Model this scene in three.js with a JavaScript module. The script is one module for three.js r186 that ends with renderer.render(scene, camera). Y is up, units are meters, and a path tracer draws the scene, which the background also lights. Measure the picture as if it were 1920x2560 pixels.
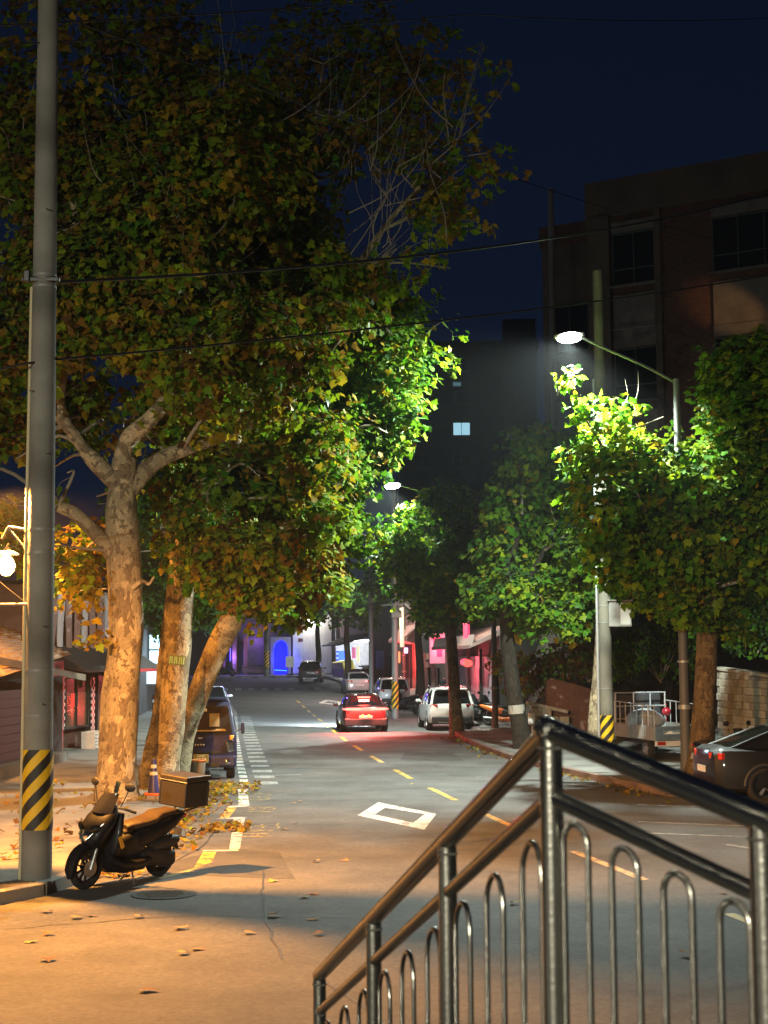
import * as THREE from 'three';
import { mergeGeometries, mergeVertices, toCreasedNormals } from 'three/addons/utils/BufferGeometryUtils.js';
import { RoundedBoxGeometry } from 'three/addons/geometries/RoundedBoxGeometry.js';
import { MarchingCubes } from 'three/addons/objects/MarchingCubes.js';

// ---------------------------------------------------------------- camera, sky, exposure
const scene = new THREE.Scene();
const camera = new THREE.PerspectiveCamera(36.83, 0.75, 0.1, 900);
camera.position.set(0, 2.9, 0);
camera.rotation.set(0.0942, 0, -0.0075);
camera.focus = 34;
camera.userData.fStop = 5;
const renderer = new THREE.WebGLRenderer();
renderer.toneMapping = THREE.LinearToneMapping;
renderer.toneMappingExposure = 1.0;
renderer.shadowMap.enabled = true;

{ // night sky over a town: deep blue overhead, a little paler towards the horizon
  const W = 64, H = 32, d = new Float32Array(W * H * 4);
  for (let j = 0; j < H; j++) for (let i = 0; i < W; i++) {
    const up = Math.max(0, Math.sin(((j + 0.5) / H - 0.5) * Math.PI)), k = Math.pow(1 - up, 3), o = (j * W + i) * 4;
    d[o] = 0.0013 + 0.0028 * k; d[o + 1] = 0.004 + 0.004 * k; d[o + 2] = 0.0135 + 0.0085 * k; d[o + 3] = 1;
  }
  const t = new THREE.DataTexture(d, W, H, THREE.RGBAFormat, THREE.FloatType);
  t.mapping = THREE.EquirectangularReflectionMapping; t.magFilter = THREE.LinearFilter; t.needsUpdate = true;
  scene.background = t; scene.environment = t;
}

// ---------------------------------------------------------------- random numbers, noise
function rng(seed) { let s = seed | 0; return () => { s = (s + 0x6d2b79f5) | 0; let t = Math.imul(s ^ (s >>> 15), 1 | s); t = (t + Math.imul(t ^ (t >>> 7), 61 | t)) ^ t; return ((t ^ (t >>> 14)) >>> 0) / 4294967296; }; }
const R0 = rng(7), U = (a, b, r = R0) => a + (b - a) * r();
const hash = (x, y, s) => { let h = Math.imul(x, 374761393) ^ Math.imul(y, 668265263) ^ Math.imul(s, 1274126177); h = Math.imul(h ^ (h >>> 13), 1274126177); return ((h ^ (h >>> 16)) >>> 0) / 4294967296; };
const sm = (t) => t * t * (3 - 2 * t), lerp = THREE.MathUtils.lerp, clamp = THREE.MathUtils.clamp;
function vnoise(x, y, per, s) { // tileable with period per
  const xi = Math.floor(x), yi = Math.floor(y), fx = sm(x - xi), fy = sm(y - yi), m = (a) => ((a % per) + per) % per;
  return lerp(lerp(hash(m(xi), m(yi), s), hash(m(xi + 1), m(yi), s), fx), lerp(hash(m(xi), m(yi + 1), s), hash(m(xi + 1), m(yi + 1), s), fx), fy);
}
function fbm(u, v, f, oct, s) { let a = 0, w = 0.5, t = 0; for (let i = 0; i < oct; i++) { a += w * vnoise(u * f, v * f, f, s + i); t += w; w *= 0.5; f *= 2; } return a / t; }
function tex(n, fn, srgb = true, m = n) {
  const d = new Uint8Array(n * m * 4);
  for (let j = 0; j < m; j++) for (let i = 0; i < n; i++) {
    const c = fn(i / n, j / m), o = (j * n + i) * 4;
    for (let k = 0; k < 3; k++) { const v = typeof c === 'number' ? c : c[k]; d[o + k] = 255 * clamp(srgb ? (v <= 0.0031308 ? 12.92 * v : 1.055 * Math.pow(v, 1 / 2.4) - 0.055) : v, 0, 1); }
    d[o + 3] = 255;
  }
  const t = new THREE.DataTexture(d, n, m); t.wrapS = t.wrapT = THREE.RepeatWrapping; t.magFilter = THREE.LinearFilter;
  if (srgb) t.colorSpace = THREE.SRGBColorSpace;
  t.needsUpdate = true; return t;
}
const rep = (t, x, y = x) => { const c = t.clone(); c.repeat.set(x, y); c.needsUpdate = true; return c; };
const mix3 = (a, b, t) => [lerp(a[0], b[0], t), lerp(a[1], b[1], t), lerp(a[2], b[2], t)];

// ---------------------------------------------------------------- materials
const C = (r, g, b) => new THREE.Color().setRGB(r, g, b);
const M = {};
function mat(o) { const m = new THREE.MeshPhysicalMaterial({ side: THREE.DoubleSide, ...o }); return m; }
const T = {
  asphalt: tex(1024, (u, v) => { const g = fbm(u, v, 8, 4, 1), f = hash((u * 1024) | 0, (v * 1024) | 0, 3), p = fbm(u, v, 3, 3, 9), k = fbm(u, v, 128, 2, 5); const q = clamp((fbm(u, v, 5, 4, 15) - 0.52) * 6, 0, 1), b = 0.092 * (0.4 + 0.62 * g + 0.55 * p) * (0.5 + 0.62 * k + 0.4 * f) * (1 - 0.22 * q); const s = f > 0.975 ? 0.1 : 0; return [b + s, b * 0.985 + s, b * 0.95 + s * 0.9]; }),
  asphaltB: tex(512, (u, v) => 0.5 * fbm(u, v, 128, 2, 21) + 0.3 * hash((u * 512) | 0, (v * 512) | 0, 8) + 0.2 * fbm(u, v, 32, 2, 4), false),
  concrete: tex(512, (u, v) => { const g = fbm(u, v, 6, 5, 31), st = fbm(u, v * 0.999, 4, 3, 33), f = hash((u * 512) | 0, (v * 512) | 0, 35); const q = clamp((fbm(u, v, 3, 5, 39) - 0.5) * 5, 0, 1), b = 0.26 * (0.5 + 0.6 * g + 0.3 * st) * (0.88 + 0.2 * f) * (1 - 0.3 * q); return [b, b * 0.985, b * 0.93]; }),
  concreteB: tex(512, (u, v) => 0.6 * fbm(u, v, 24, 4, 36) + 0.4 * hash((u * 512) | 0, (v * 512) | 0, 37), false),
  bark: tex(1024, (u, v) => { // plane tree: flaking patches, cream where it has shed, olive and grey-brown where it has not
    const w = fbm(u, v, 6, 3, 44) * 0.12, a = fbm(u + w, v + w * 0.5, 7, 5, 41), b = fbm(u + w, v, 9, 5, 51), f = fbm(u, v, 90, 2, 47), fl = fbm(u, v, 22, 3, 57);
    const e0 = clamp((a - 0.5) * 40, 0, 1), e1 = clamp((b - 0.53) * 36, 0, 1), e2 = clamp((fl - 0.68) * 30, 0, 1);
    let c = mix3([0.25, 0.215, 0.145], [0.37, 0.315, 0.21], e0); c = mix3(c, [0.14, 0.11, 0.075], e1 * 0.9); c = mix3(c, [0.085, 0.062, 0.04], e2 * 0.75);
    const k = 0.72 + 0.56 * f; return [c[0] * k, c[1] * k, c[2] * k];
  }),
  barkB: tex(512, (u, v) => { const w = fbm(u, v, 6, 3, 44) * 0.12, a = fbm(u + w, v + w * 0.5, 7, 5, 41), b = fbm(u + w, v, 9, 5, 51), fl = fbm(u, v, 34, 3, 57); return clamp(0.5 + (a > 0.57 ? -0.2 : a > 0.485 ? -0.05 : 0.1) + (b > 0.55 ? 0.2 : 0) + 0.3 * (fbm(u, v, 60, 2, 49) - 0.5) - (fl > 0.7 ? 0.2 : 0), 0, 1); }, false),
  grime: tex(512, (u, v) => { const g = fbm(u, v, 5, 5, 61), f = fbm(u, v, 40, 3, 63); return clamp(0.45 + 0.45 * g + 0.3 * f, 0, 1); }),
  noiseB: tex(256, (u, v) => fbm(u, v, 16, 4, 71), false),
  brick: tex(512, (u, v) => { const r = Math.floor(v * 32), x = u * 12 + (r % 2) * 0.5, c = Math.floor(x), fx = x - c, fy = v * 32 - r, h = hash(c % 12, r, 5); if (fx < 0.04 || fy < 0.12) return [0.17, 0.16, 0.15]; const k = 0.7 + 0.6 * h; return [0.15 * k, 0.075 * k, 0.055 * k]; }),
  rust: tex(512, (u, v) => { const g = fbm(u, v, 5, 5, 81), f = fbm(u, v, 40, 3, 83); return mix3([0.42, 0.38, 0.31], [0.2, 0.11, 0.06], clamp((g - 0.42) * 5, 0, 1) * (0.5 + 0.7 * f)); }),
  worn: tex(512, (u, v) => { const g = fbm(u, v, 12, 4, 91), f = fbm(u, v, 80, 2, 93), k = clamp((g * 0.6 + f * 0.5 - 0.38) * 7, 0.28, 1); return k; }),
};
M.asphalt = mat({ color: 0xffffff, map: rep(T.asphalt, 0.22), roughness: 0.86, bumpMap: rep(T.asphaltB, 1.3), bumpScale: 0.004 });
M.patch = mat({ color: C(0.72, 0.72, 0.74), map: rep(T.asphalt, 0.35), roughness: 0.9, bumpMap: rep(T.asphaltB, 1.3), bumpScale: 0.005 });
M.tar = mat({ color: C(0.022, 0.021, 0.02), roughness: 0.55, bumpMap: rep(T.noiseB, 4), bumpScale: 0.003 });
M.pave = mat({ color: C(0.75, 0.73, 0.7), map: rep(T.concrete, 0.4), roughness: 0.9, bumpMap: rep(T.concreteB, 1), bumpScale: 0.004 });
M.kerb = mat({ color: C(0.95, 0.93, 0.9), map: rep(T.concrete, 0.7), roughness: 0.85, bumpMap: rep(T.concreteB, 1.5), bumpScale: 0.004 });
M.kerbBrakeLit = mat({ color: C(0.75, 0.5, 0.42), map: rep(T.concrete, 0.7), roughness: 0.85, bumpMap: rep(T.concreteB, 1.5), bumpScale: 0.004 });  // red of the brake light mixed into the kerb colour
M.concrete = mat({ color: C(0.66, 0.66, 0.62), map: rep(T.concrete, 0.45), roughness: 0.85, bumpMap: rep(T.concreteB, 1.2), bumpScale: 0.003 });
M.soil = mat({ color: C(0.05, 0.04, 0.028), map: rep(T.grime, 0.4), roughness: 1, bumpMap: rep(T.noiseB, 1.2), bumpScale: 0.04 });
M.whitePaint = mat({ color: C(0.62, 0.61, 0.57), map: rep(T.worn, 0.5), roughness: 0.7 });
M.whiteWorn = mat({ color: C(0.36, 0.36, 0.34), map: rep(T.worn, 0.9), roughness: 0.8 });
M.yellowPaint = mat({ color: C(0.6, 0.38, 0.05), map: rep(T.worn, 0.5), roughness: 0.7 });
M.yellowWorn = mat({ color: C(0.3, 0.24, 0.09), map: rep(T.worn, 0.9), roughness: 0.8 });
M.bark = mat({ color: C(1.2, 1.14, 1.05), map: rep(T.bark, 0.42), roughness: 0.9, bumpMap: rep(T.barkB, 0.42), bumpScale: 0.035 });
M.barkShaded = mat({ color: C(0.085, 0.075, 0.065), map: rep(T.bark, 0.7), roughness: 0.95, bumpMap: rep(T.barkB, 0.8), bumpScale: 0.03 });  // bark colour darkened to carry the shade of backlit trunks
M.barkBrown = mat({ color: C(0.5, 0.4, 0.3), map: rep(T.bark, 0.6), roughness: 0.95, bumpMap: rep(T.barkB, 0.7), bumpScale: 0.03 });
M.twig = mat({ color: C(0.3, 0.26, 0.19), roughness: 0.9 });
M.steel = mat({ color: C(0.4, 0.385, 0.35), metalness: 1, roughness: 0.26, bumpMap: rep(T.noiseB, 6), bumpScale: 0.0006 });
M.galv = mat({ color: C(0.2, 0.2, 0.195), metalness: 0.35, roughness: 0.6, bumpMap: rep(T.noiseB, 3), bumpScale: 0.002 });
M.black = mat({ color: C(0.012, 0.012, 0.013), roughness: 0.45 });
M.blackGloss = mat({ color: C(0.008, 0.008, 0.011), roughness: 0.25, clearcoat: 0.8, clearcoatRoughness: 0.1 });
M.rubber = mat({ color: C(0.014, 0.013, 0.012), roughness: 0.85, bumpMap: rep(T.noiseB, 8), bumpScale: 0.003 });
M.cable = mat({ color: C(0.012, 0.012, 0.013), roughness: 0.5 });
M.hazYellow = mat({ color: C(0.62, 0.42, 0.02), map: rep(T.grime, 0.9), roughness: 0.6 });
M.hazBlack = mat({ color: C(0.012, 0.012, 0.012), roughness: 0.6, bumpMap: rep(T.noiseB, 10), bumpScale: 0.006 });
M.chrome = mat({ color: C(0.75, 0.75, 0.76), metalness: 1, roughness: 0.12 });
M.darkGlass = mat({ color: C(0.008, 0.009, 0.01), roughness: 0.06, specularIntensity: 1 });
M.glass = mat({ color: C(0.86, 0.9, 0.88), roughness: 0.03, transmission: 1, thickness: 0 });
M.white = mat({ color: C(0.7, 0.69, 0.66), roughness: 0.6, map: rep(T.grime, 0.5) });

// ---------------------------------------------------------------- geometry helpers (metres)
const V3 = (x, y, z) => new THREE.Vector3(x, y, z);
const E = (o = {}) => new THREE.Euler(o.rx || 0, o.ry || 0, o.rz || 0, o.order || 'YXZ');
function put(g, x, y, z, o = {}) { g.applyMatrix4(new THREE.Matrix4().compose(V3(x, y, z), new THREE.Quaternion().setFromEuler(E(o)), V3(...(o.s || [1, 1, 1])))); return g; }
const box = (w, h, d, x = 0, y = 0, z = 0, o = {}) => put(o.r ? new RoundedBoxGeometry(w, h, d, o.seg || 2, Math.min(o.r, w / 2.02, h / 2.02, d / 2.02)) : new THREE.BoxGeometry(w, h, d), x, y, z, o);
const cyl = (r0, r1, h, x = 0, y = 0, z = 0, o = {}) => put(new THREE.CylinderGeometry(r1, r0, h, o.n || 20, o.hs || 1, !!o.open), x, y, z, o);
const sph = (r, x, y, z, sx = 1, sy = 1, sz = 1, o = {}) => put(new THREE.SphereGeometry(r, o.n || 18, o.m || 12), x, y, z, { ...o, s: [sx, sy, sz] });
const tor = (R, r, x, y, z, o = {}) => put(new THREE.TorusGeometry(R, r, o.n || 12, o.m || 36, o.arc || Math.PI * 2), x, y, z, o);
const lathe = (pts, x, y, z, o = {}) => put(new THREE.LatheGeometry(pts.map((p) => new THREE.Vector2(...p)), o.n || 32), x, y, z, o);
const curve = (pts, t = 0.5) => new THREE.CatmullRomCurve3(pts.map((p) => V3(...p)), false, 'catmullrom', t);
const tube = (pts, r, n = 24, m = 8, straight) => new THREE.TubeGeometry(straight ? path(pts) : curve(pts), n, r, m, false);
function path(pts) { const c = new THREE.CurvePath(); for (let i = 1; i < pts.length; i++) c.add(new THREE.LineCurve3(V3(...pts[i - 1]), V3(...pts[i]))); return c; }
function bar(a, b, r, m = 10, r2 = r) { // a rod between two points
  const A = V3(...a), B = V3(...b), d = B.clone().sub(A), g = new THREE.CylinderGeometry(r2, r, d.length(), m, 1);
  g.applyQuaternion(new THREE.Quaternion().setFromUnitVectors(V3(0, 1, 0), d.normalize())); const c = A.add(B).multiplyScalar(0.5); g.translate(c.x, c.y, c.z); return g;
}
function ext(pts, depth, o = {}) { // outline in xy, extruded along z, centred
  const s = new THREE.Shape(pts.map((p) => new THREE.Vector2(...p)));
  if (o.holes) for (const h of o.holes) s.holes.push(new THREE.Path(h.map((p) => new THREE.Vector2(...p))));
  const b = o.bevel || 0, g = new THREE.ExtrudeGeometry(s, { depth: depth - 2 * b, bevelEnabled: b > 0, bevelSize: b, bevelThickness: b, bevelOffset: -b, bevelSegments: o.seg || 2, curveSegments: 8 });
  g.translate(0, 0, -depth / 2 + b); return g;
}
function loft(rings, o = {}) { // rings of equal point count, closed round; ends capped
  const n = rings[0].length, p = [], idx = [];
  rings.forEach((r) => r.forEach((q) => p.push(...q)));
  for (let i = 0; i + 1 < rings.length; i++) for (let j = 0; j < n - (o.open ? 1 : 0); j++) { const a = i * n + j, b = i * n + (j + 1) % n, c = a + n, d = b + n; idx.push(a, b, d, a, d, c); }
  if (!o.open && !o.nocap) for (const [k, f] of [[0, 1], [rings.length - 1, 0]]) {
    const c = rings[k].reduce((s, q) => [s[0] + q[0] / n, s[1] + q[1] / n, s[2] + q[2] / n], [0, 0, 0]); p.push(...c); const ci = p.length / 3 - 1;
    for (let j = 0; j < n; j++) { const a = k * n + j, b = k * n + (j + 1) % n; f ? idx.push(ci, b, a) : idx.push(ci, a, b); }
  }
  let g = new THREE.BufferGeometry(); g.setAttribute('position', new THREE.Float32BufferAttribute(p, 3)); g.setIndex(idx);
  return toCreasedNormals(g, o.crease ?? 0.7);
}
function ring(cx, cy, cz, rx, ry, o = {}) { // superellipse; plane 'xy' (default), 'xz'
  const n = o.n || 20, e = 2 / (o.e || 2.6), out = [];
  for (let i = 0; i < n; i++) { const a = (i + 0.5) / n * Math.PI * 2, c = Math.cos(a), s = Math.sin(a), x = Math.sign(c) * Math.pow(Math.abs(c), e) * rx, y = Math.sign(s) * Math.pow(Math.abs(s), e) * ry; out.push(o.xz ? [cx + x, cy + (o.tilt || 0) * y, cz + y] : [cx + x, cy + y, cz + (o.tilt || 0) * y]); }
  return out;
}
function quads(list) { // flat faces from corner lists (3 or 4 points each)
  const p = [], idx = [];
  for (const q of list) { const b = p.length / 3; q.forEach((v) => p.push(...v)); idx.push(b, b + 1, b + 2); if (q.length > 3) idx.push(b, b + 2, b + 3); }
  const g = new THREE.BufferGeometry(); g.setAttribute('position', new THREE.Float32BufferAttribute(p, 3)); g.setIndex(idx); const f = g.toNonIndexed(); f.computeVertexNormals(); return f;
}
function metreUV(g) {
  const p = g.attributes.position, n = g.attributes.normal, uv = new Float32Array(p.count * 2);
  for (let i = 0; i < p.count; i++) {
    const ax = Math.abs(n.getX(i)), ay = Math.abs(n.getY(i)), az = Math.abs(n.getZ(i));
    if (ay > ax && ay > az) { uv[2 * i] = p.getX(i); uv[2 * i + 1] = p.getZ(i); } else if (ax > az) { uv[2 * i] = p.getZ(i); uv[2 * i + 1] = p.getY(i); } else { uv[2 * i] = p.getX(i); uv[2 * i + 1] = p.getY(i); }
  }
  g.setAttribute('uv', new THREE.BufferAttribute(uv, 2));
}
function prep(g, keep) {
  g = g.index ? g.toNonIndexed() : g;
  if (!g.attributes.normal) g.computeVertexNormals();
  if (!keep || !g.attributes.uv) metreUV(g);
  for (const k of Object.keys(g.attributes)) if (!['position', 'normal', 'uv'].includes(k)) g.deleteAttribute(k);
  return g;
}
const join = (gs, keep) => { gs = [].concat(gs).map((g) => prep(g, keep)); return gs.length > 1 ? mergeGeometries(gs) : gs[0]; };
function mesh(name, gs, m, parent, o = {}) {
  const x = new THREE.Mesh(join(gs, o.uv), m); x.name = name; x.castShadow = x.receiveShadow = true; if (o.kind) x.userData.kind = o.kind; if (o.label) x.userData.label = o.label; if (parent) parent.add(x); return x;
}
const used = {};
function numbered(name) { const k = (used[name] = (used[name] ?? -1) + 1); return k ? name + '_' + String(k).padStart(3, '0') : name; }
function tag(o, label, category, group) { o.userData.label = label; o.userData.category = category; if (group) o.userData.group = group; return o; }
function thing(name, label, category, pos = [0, 0, 0], turn = 0, group) { const g = new THREE.Group(); g.name = numbered(name); g.position.set(...pos); g.rotation.y = turn; scene.add(g); return tag(g, label, category, group); }
function lone(name, gs, m, label, category, group, o) { const x = mesh(numbered(name), gs, m, scene, o); return tag(x, label, category, group); }
function struct(name, gs, m) { const x = mesh(numbered(name), gs, m, scene); x.userData.kind = 'structure'; return x; }
function structGroup(name) { const g = new THREE.Group(); g.name = numbered(name); g.userData.kind = 'structure'; scene.add(g); return g; }
function copy(src, pos, turn, label) { const c = src.clone(); c.name = numbered(src.name.replace(/_\d{3}$/, '')); c.position.set(...pos); c.rotation.y = turn; if (label) c.userData = { ...src.userData, label }; scene.add(c); return c; }

// ---------------------------------------------------------------- the lie of the land: D is metres down the street
const pl = (tab) => (D) => { for (let i = 1; i < tab.length; i++) if (D <= tab[i][0]) { const [a, b] = tab[i - 1], [c, d] = tab[i]; return lerp(b, d, (D - a) / (c - a)); } const n = tab.length; return tab[n - 1][1]; };
const roadX = pl([[-30, 12.5], [0, 7.1], [12, 4.9], [20, 3.4], [26.8, 2.12], [32, 1.35], [37.3, 0.59], [43, -0.1], [48, -0.68], [55, -1.46], [65, -2.36], [74, -3.2], [86, -4.35], [94, -5.2], [118, -8.2], [140, -12]]);
const elev = (D) => 1.32 * sm(clamp((D - 80) / 60, 0, 1));
const heading = (D) => Math.atan2((roadX(D + 4) - roadX(D - 4)) / 8, -1); // turn of a +z facing thing driven away down the street
const FOOT = 0.15;
const onRoad = (x, D) => [x, elev(D), -D], onFoot = (x, D) => [x, elev(D) + FOOT, -D];

function sheet(fx0, fx1, D0, D1, nD, nx, h) { // a strip of ground between two edge lines
  const p = [], idx = [];
  for (let i = 0; i <= nD; i++) { const D = lerp(D0, D1, i / nD); for (let j = 0; j <= nx; j++) p.push(lerp(fx0(D), fx1(D), j / nx), elev(D) + h, -D); }
  for (let i = 0; i < nD; i++) for (let j = 0; j < nx; j++) { const a = i * (nx + 1) + j; idx.push(a, a + 1, a + nx + 2, a, a + nx + 2, a + nx + 1); }
  const g = new THREE.BufferGeometry(); g.setAttribute('position', new THREE.Float32BufferAttribute(p, 3)); g.setIndex(idx); g.computeVertexNormals(); return g;
}
struct('ground', box(700, 0.1, 700, 0, -0.45, -150), M.soil);
const road = structGroup('road');
mesh('asphalt', sheet(() => -70, () => 70, -45, 146, 96, 24, 0), M.asphalt, road);

// ---------------------------------------------------------------- road markings
const paint = (list, h = 0.004) => quads(list.map((q) => q.map(([x, D]) => [x, elev(D) + h, -D])));
function stroke(x0, D0, x1, D1, w) { const dx = x1 - x0, dD = D1 - D0, l = Math.hypot(dx, dD), nx = -dD / l * w / 2, nD = dx / l * w / 2; return [[x0 + nx, D0 + nD], [x1 + nx, D1 + nD], [x1 - nx, D1 - nD], [x0 - nx, D0 - nD]]; }
for (let k = -2; k < 14; k++) { const D = 20.3 + 5.65 * k; mesh('lane_dash', paint([stroke(roadX(D), D, roadX(D + 3), D + 3, 0.14)]), M.yellowPaint, road); }
function frameMark(o, i) { const s = new THREE.Shape(o.map((p) => new THREE.Vector2(...p))); s.holes.push(new THREE.Path(i.map((p) => new THREE.Vector2(...p)))); const g = new THREE.ShapeGeometry(s); g.rotateX(-Math.PI / 2); const p = g.attributes.position; for (let k = 0; k < p.count; k++) p.setY(k, elev(-p.getZ(k)) + 0.004); g.computeVertexNormals(); return g; }
mesh('diamond_mark', frameMark([[-0.53, 28.75], [-0.16, 31.3], [0.93, 28.93], [0.64, 26.3]], [[-0.22, 28.88], [-0.02, 30.15], [0.71, 28.86], [0.47, 27.4]]), M.whitePaint, road);
mesh('diamond_mark', frameMark([[-4.05, 93.6], [-3.75, 97.5], [-2.55, 94.4], [-2.65, 90.6]], [[-3.68, 93.8], [-3.55, 95.9], [-2.9, 94.2], [-2.95, 92.3]]), M.whitePaint, road);
// zigzag line along the kerb: white bars outside, yellow bars inside, thin white links
for (const [q, m] of [
  [stroke(-3.7, 34.5, -3.05, 34.5, 0.22), 'whitePaint'], [[[-3.26, 34.38], [-3.07, 34.38], [-2.71, 30.9], [-2.93, 30.9]], 'whitePaint'], [stroke(-3.1, 30.6, -2.7, 30.75, 0.22), 'whitePaint'],
  [[[-3.1, 30.5], [-2.92, 30.5], [-2.87, 28.45], [-3.04, 28.45]], 'yellowPaint'], [stroke(-3.05, 28.3, -2.58, 28.56, 0.2), 'whitePaint'],
  [[[-2.78, 28.46], [-2.58, 28.5], [-2.24, 23.85], [-2.4, 23.85]], 'whitePaint'], [stroke(-2.78, 23.65, -2.25, 23.72, 0.16), 'whitePaint'], [[[-2.76, 23.5], [-2.56, 23.5], [-2.5, 22.35], [-2.68, 21.8]], 'yellowPaint'],
  [[[-2.68, 21.72], [-2.56, 22], [-2.75, 21.2], [-3.1, 20.6]], 'yellowWorn'], [[[-3.9, 36.6], [-3.5, 36.6], [-3.5, 34.75], [-3.72, 34.75]], 'yellowWorn'],
]) mesh('zigzag_line', paint([q]), M[m], road);
{ // row of white blocks edging the parking bays, and the faint older row beside it
  const edge = pl([[35, -3.16], [45, -4.25], [58, -5.6], [83, -8.05], [100, -10.3]]);
  for (let D = 35.2; D < 92; D += 1.35) { const x = edge(D), w = 0.2, l = 0.85; mesh('bay_edge_block', paint([[[x - w / 2, D], [x + w / 2, D], [edge(D + l) + w / 2, D + l], [edge(D + l) - w / 2, D + l]]]), M.whitePaint, road); }
  for (let D = 35.9; D < 78; D += 1.9) { const x = edge(D) + 0.52, w = 0.5; mesh('faded_block', paint([[[x - w / 2, D], [x + w / 2, D], [x + w / 2 - 0.08, D + 0.8], [x - w / 2 - 0.08, D + 0.8]]]), M.whiteWorn, road); }
}
{ // worn yellow lettering on the lane, too faded to read
  const r = rng(5);
  for (const [x0, D0, x1, D1, rows] of [[-2.5, 25.3, -1.95, 27.3, 5], [-2.62, 29.4, -2.2, 30.6, 3], [-2.97, 31.8, -2.45, 33.6, 4]]) {
    const s = [];
    for (let i = 0; i < rows; i++) { const D = lerp(D0, D1, (i + 0.5) / rows); let x = x0 - (D - D0) * 0.05; while (x < x1) { const l = U(0.08, 0.3, r); if (r() > 0.2) s.push(stroke(x, D + U(-0.06, 0.06, r), Math.min(x + l, x1), D + U(-0.12, 0.12, r), 0.14)); if (r() > 0.6) s.push(stroke(x + l / 2, D, x + l / 2 + 0.01, D + U(0.2, 0.4, r), 0.045)); x += l + U(0.015, 0.05, r); } }
    mesh('faded_lettering', paint(s), M.yellowWorn, road);
  }
}
for (let i = 0; i < 9; i++) mesh('crossing_stripe', paint([stroke(-12.3 + i * 0.95, 109.5, -12.6 + i * 0.95, 112.5, 0.45)]), M.whiteWorn, road);
for (const [a, b, c, d, w] of [[-2.9, 38.6, -2.1, 38.8, 0.1], [4.4, 27.3, 6.1, 26.5, 0.14], [4.2, 25.6, 6.3, 24.7, 0.12], [4.9, 30.4, 6.2, 29.8, 0.12], [5.2, 24, 6.1, 22.3, 0.13]]) mesh('worn_line', paint([stroke(a, b, c, d, w)]), M.whiteWorn, road);
// repaired trench, saw cuts and sealed cracks
mesh('asphalt_patch', paint([[[-3.6, 21.4], [-1.2, 20.6], [-1.6, 23.4], [-2.4, 24]], [[0.4, 44], [2.2, 43.4], [2, 47], [0.6, 47.6]]], 0.003), M.patch, road);
function crack(pts, w, seed) { const r = rng(seed), s = []; for (let i = 1; i < pts.length; i++) { const n = 7; let px = pts[i - 1][0], pD = pts[i - 1][1]; for (let k = 1; k <= n; k++) { const t = k / n, x = lerp(pts[i - 1][0], pts[i][0], t) + U(-0.03, 0.03, r), D = lerp(pts[i - 1][1], pts[i][1], t) + U(-0.08, 0.08, r); s.push(stroke(px, pD, x, D, w * U(0.6, 1.4, r))); px = x; pD = D; } } return paint(s, 0.006); }
for (const [i, p] of [[[-1.7, 21.5], [-1.5, 18.8], [-1.05, 15.2]], [[-0.6, 14.2], [0.1, 12.2]], [[-2.9, 27.6], [-2.85, 23.8], [-3.4, 20.2]], [[0.9, 24], [2.4, 26]], [[-4.2, 17], [-2.5, 17.7], [-0.2, 17.6]]].entries()) mesh('sealed_crack', crack(p, 0.022, 40 + i), M.tar, road);

// ---------------------------------------------------------------- pavements with kerb stones
const leftKerb = [[-30, -17.1], [-14, -17.2], [-8, -17.35], [-6.3, -17.6], [-5.3, -18], [-4.56, -18.7], [-4.2, -19.6], [-4.02, -21], [-3.94, -24], [-3.93, -27], [-4, -31], [-4.4, -36.4]];
const leftKerb2 = [[-4.4, -36.4], [-5.75, -36.9], [-6.35, -45], [-7.8, -58], [-10.1, -80], [-14.8, -110], [-19, -118], [-40, -121]];
const rightKerb = [[34, -24.8], [14, -25.2], [9.6, -26.2], [7.9, -27.6], [6.8, -29.5], [5.75, -32.7], [4.75, -37], [4.0, -41], [3.5, -44], [3.05, -49], [2.75, -54], [2.6, -58.3]];
const rightKerb2 = [[2.6, -58.3], [3.7, -58.9], [3.1, -65], [1.7, -80], [-0.9, -100], [-3.2, -118], [-4.6, -127], [-7.5, -131], [-40, -132]];
function flat(poly, h) { // poly [[x,z]]: an even-height pavement slab that follows the rise of the street
  const s = new THREE.Shape(poly.map(([x, z]) => new THREE.Vector2(x, -z))), g = new THREE.ShapeGeometry(s); g.rotateX(-Math.PI / 2);
  const p = g.attributes.position; for (let k = 0; k < p.count; k++) p.setY(k, elev(-p.getZ(k)) + h); g.computeVertexNormals(); return g;
}
function dense(pts, step) { const out = []; for (let i = 1; i < pts.length; i++) { const [a, b] = pts[i - 1], [c, d] = pts[i], n = Math.max(1, Math.ceil(Math.hypot(c - a, d - b) / step)); for (let k = i > 1 ? 1 : 0; k <= n; k++) out.push([lerp(a, c, k / n), lerp(b, d, k / n)]); } return out; }
function stones(parent, pts, len, m, side) { // single kerb stones laid end to end
  const p = dense(pts, 0.25), r = rng(pts.length * 7 + 3); let acc = [p[0]], d = 0;
  for (let i = 1; i < p.length; i++) {
    d += Math.hypot(p[i][0] - p[i - 1][0], p[i][1] - p[i - 1][1]); acc.push(p[i]);
    if (d >= len) { const a = acc[0], b = p[i], l = Math.hypot(b[0] - a[0], b[1] - a[1]), x = (a[0] + b[0]) / 2, z = (a[1] + b[1]) / 2; mesh('kerb_stone', box(l - 0.012, 0.36, 0.17, x, elev(-z) + FOOT - 0.172 + U(-0.006, 0.004, r), z, { ry: Math.atan2(-(b[1] - a[1]), b[0] - a[0]), r: 0.018 }), m, parent); acc = [p[i]]; d = 0; }
  }
}
const footL = structGroup('pavement_left'), footR = structGroup('pavement_right');
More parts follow.
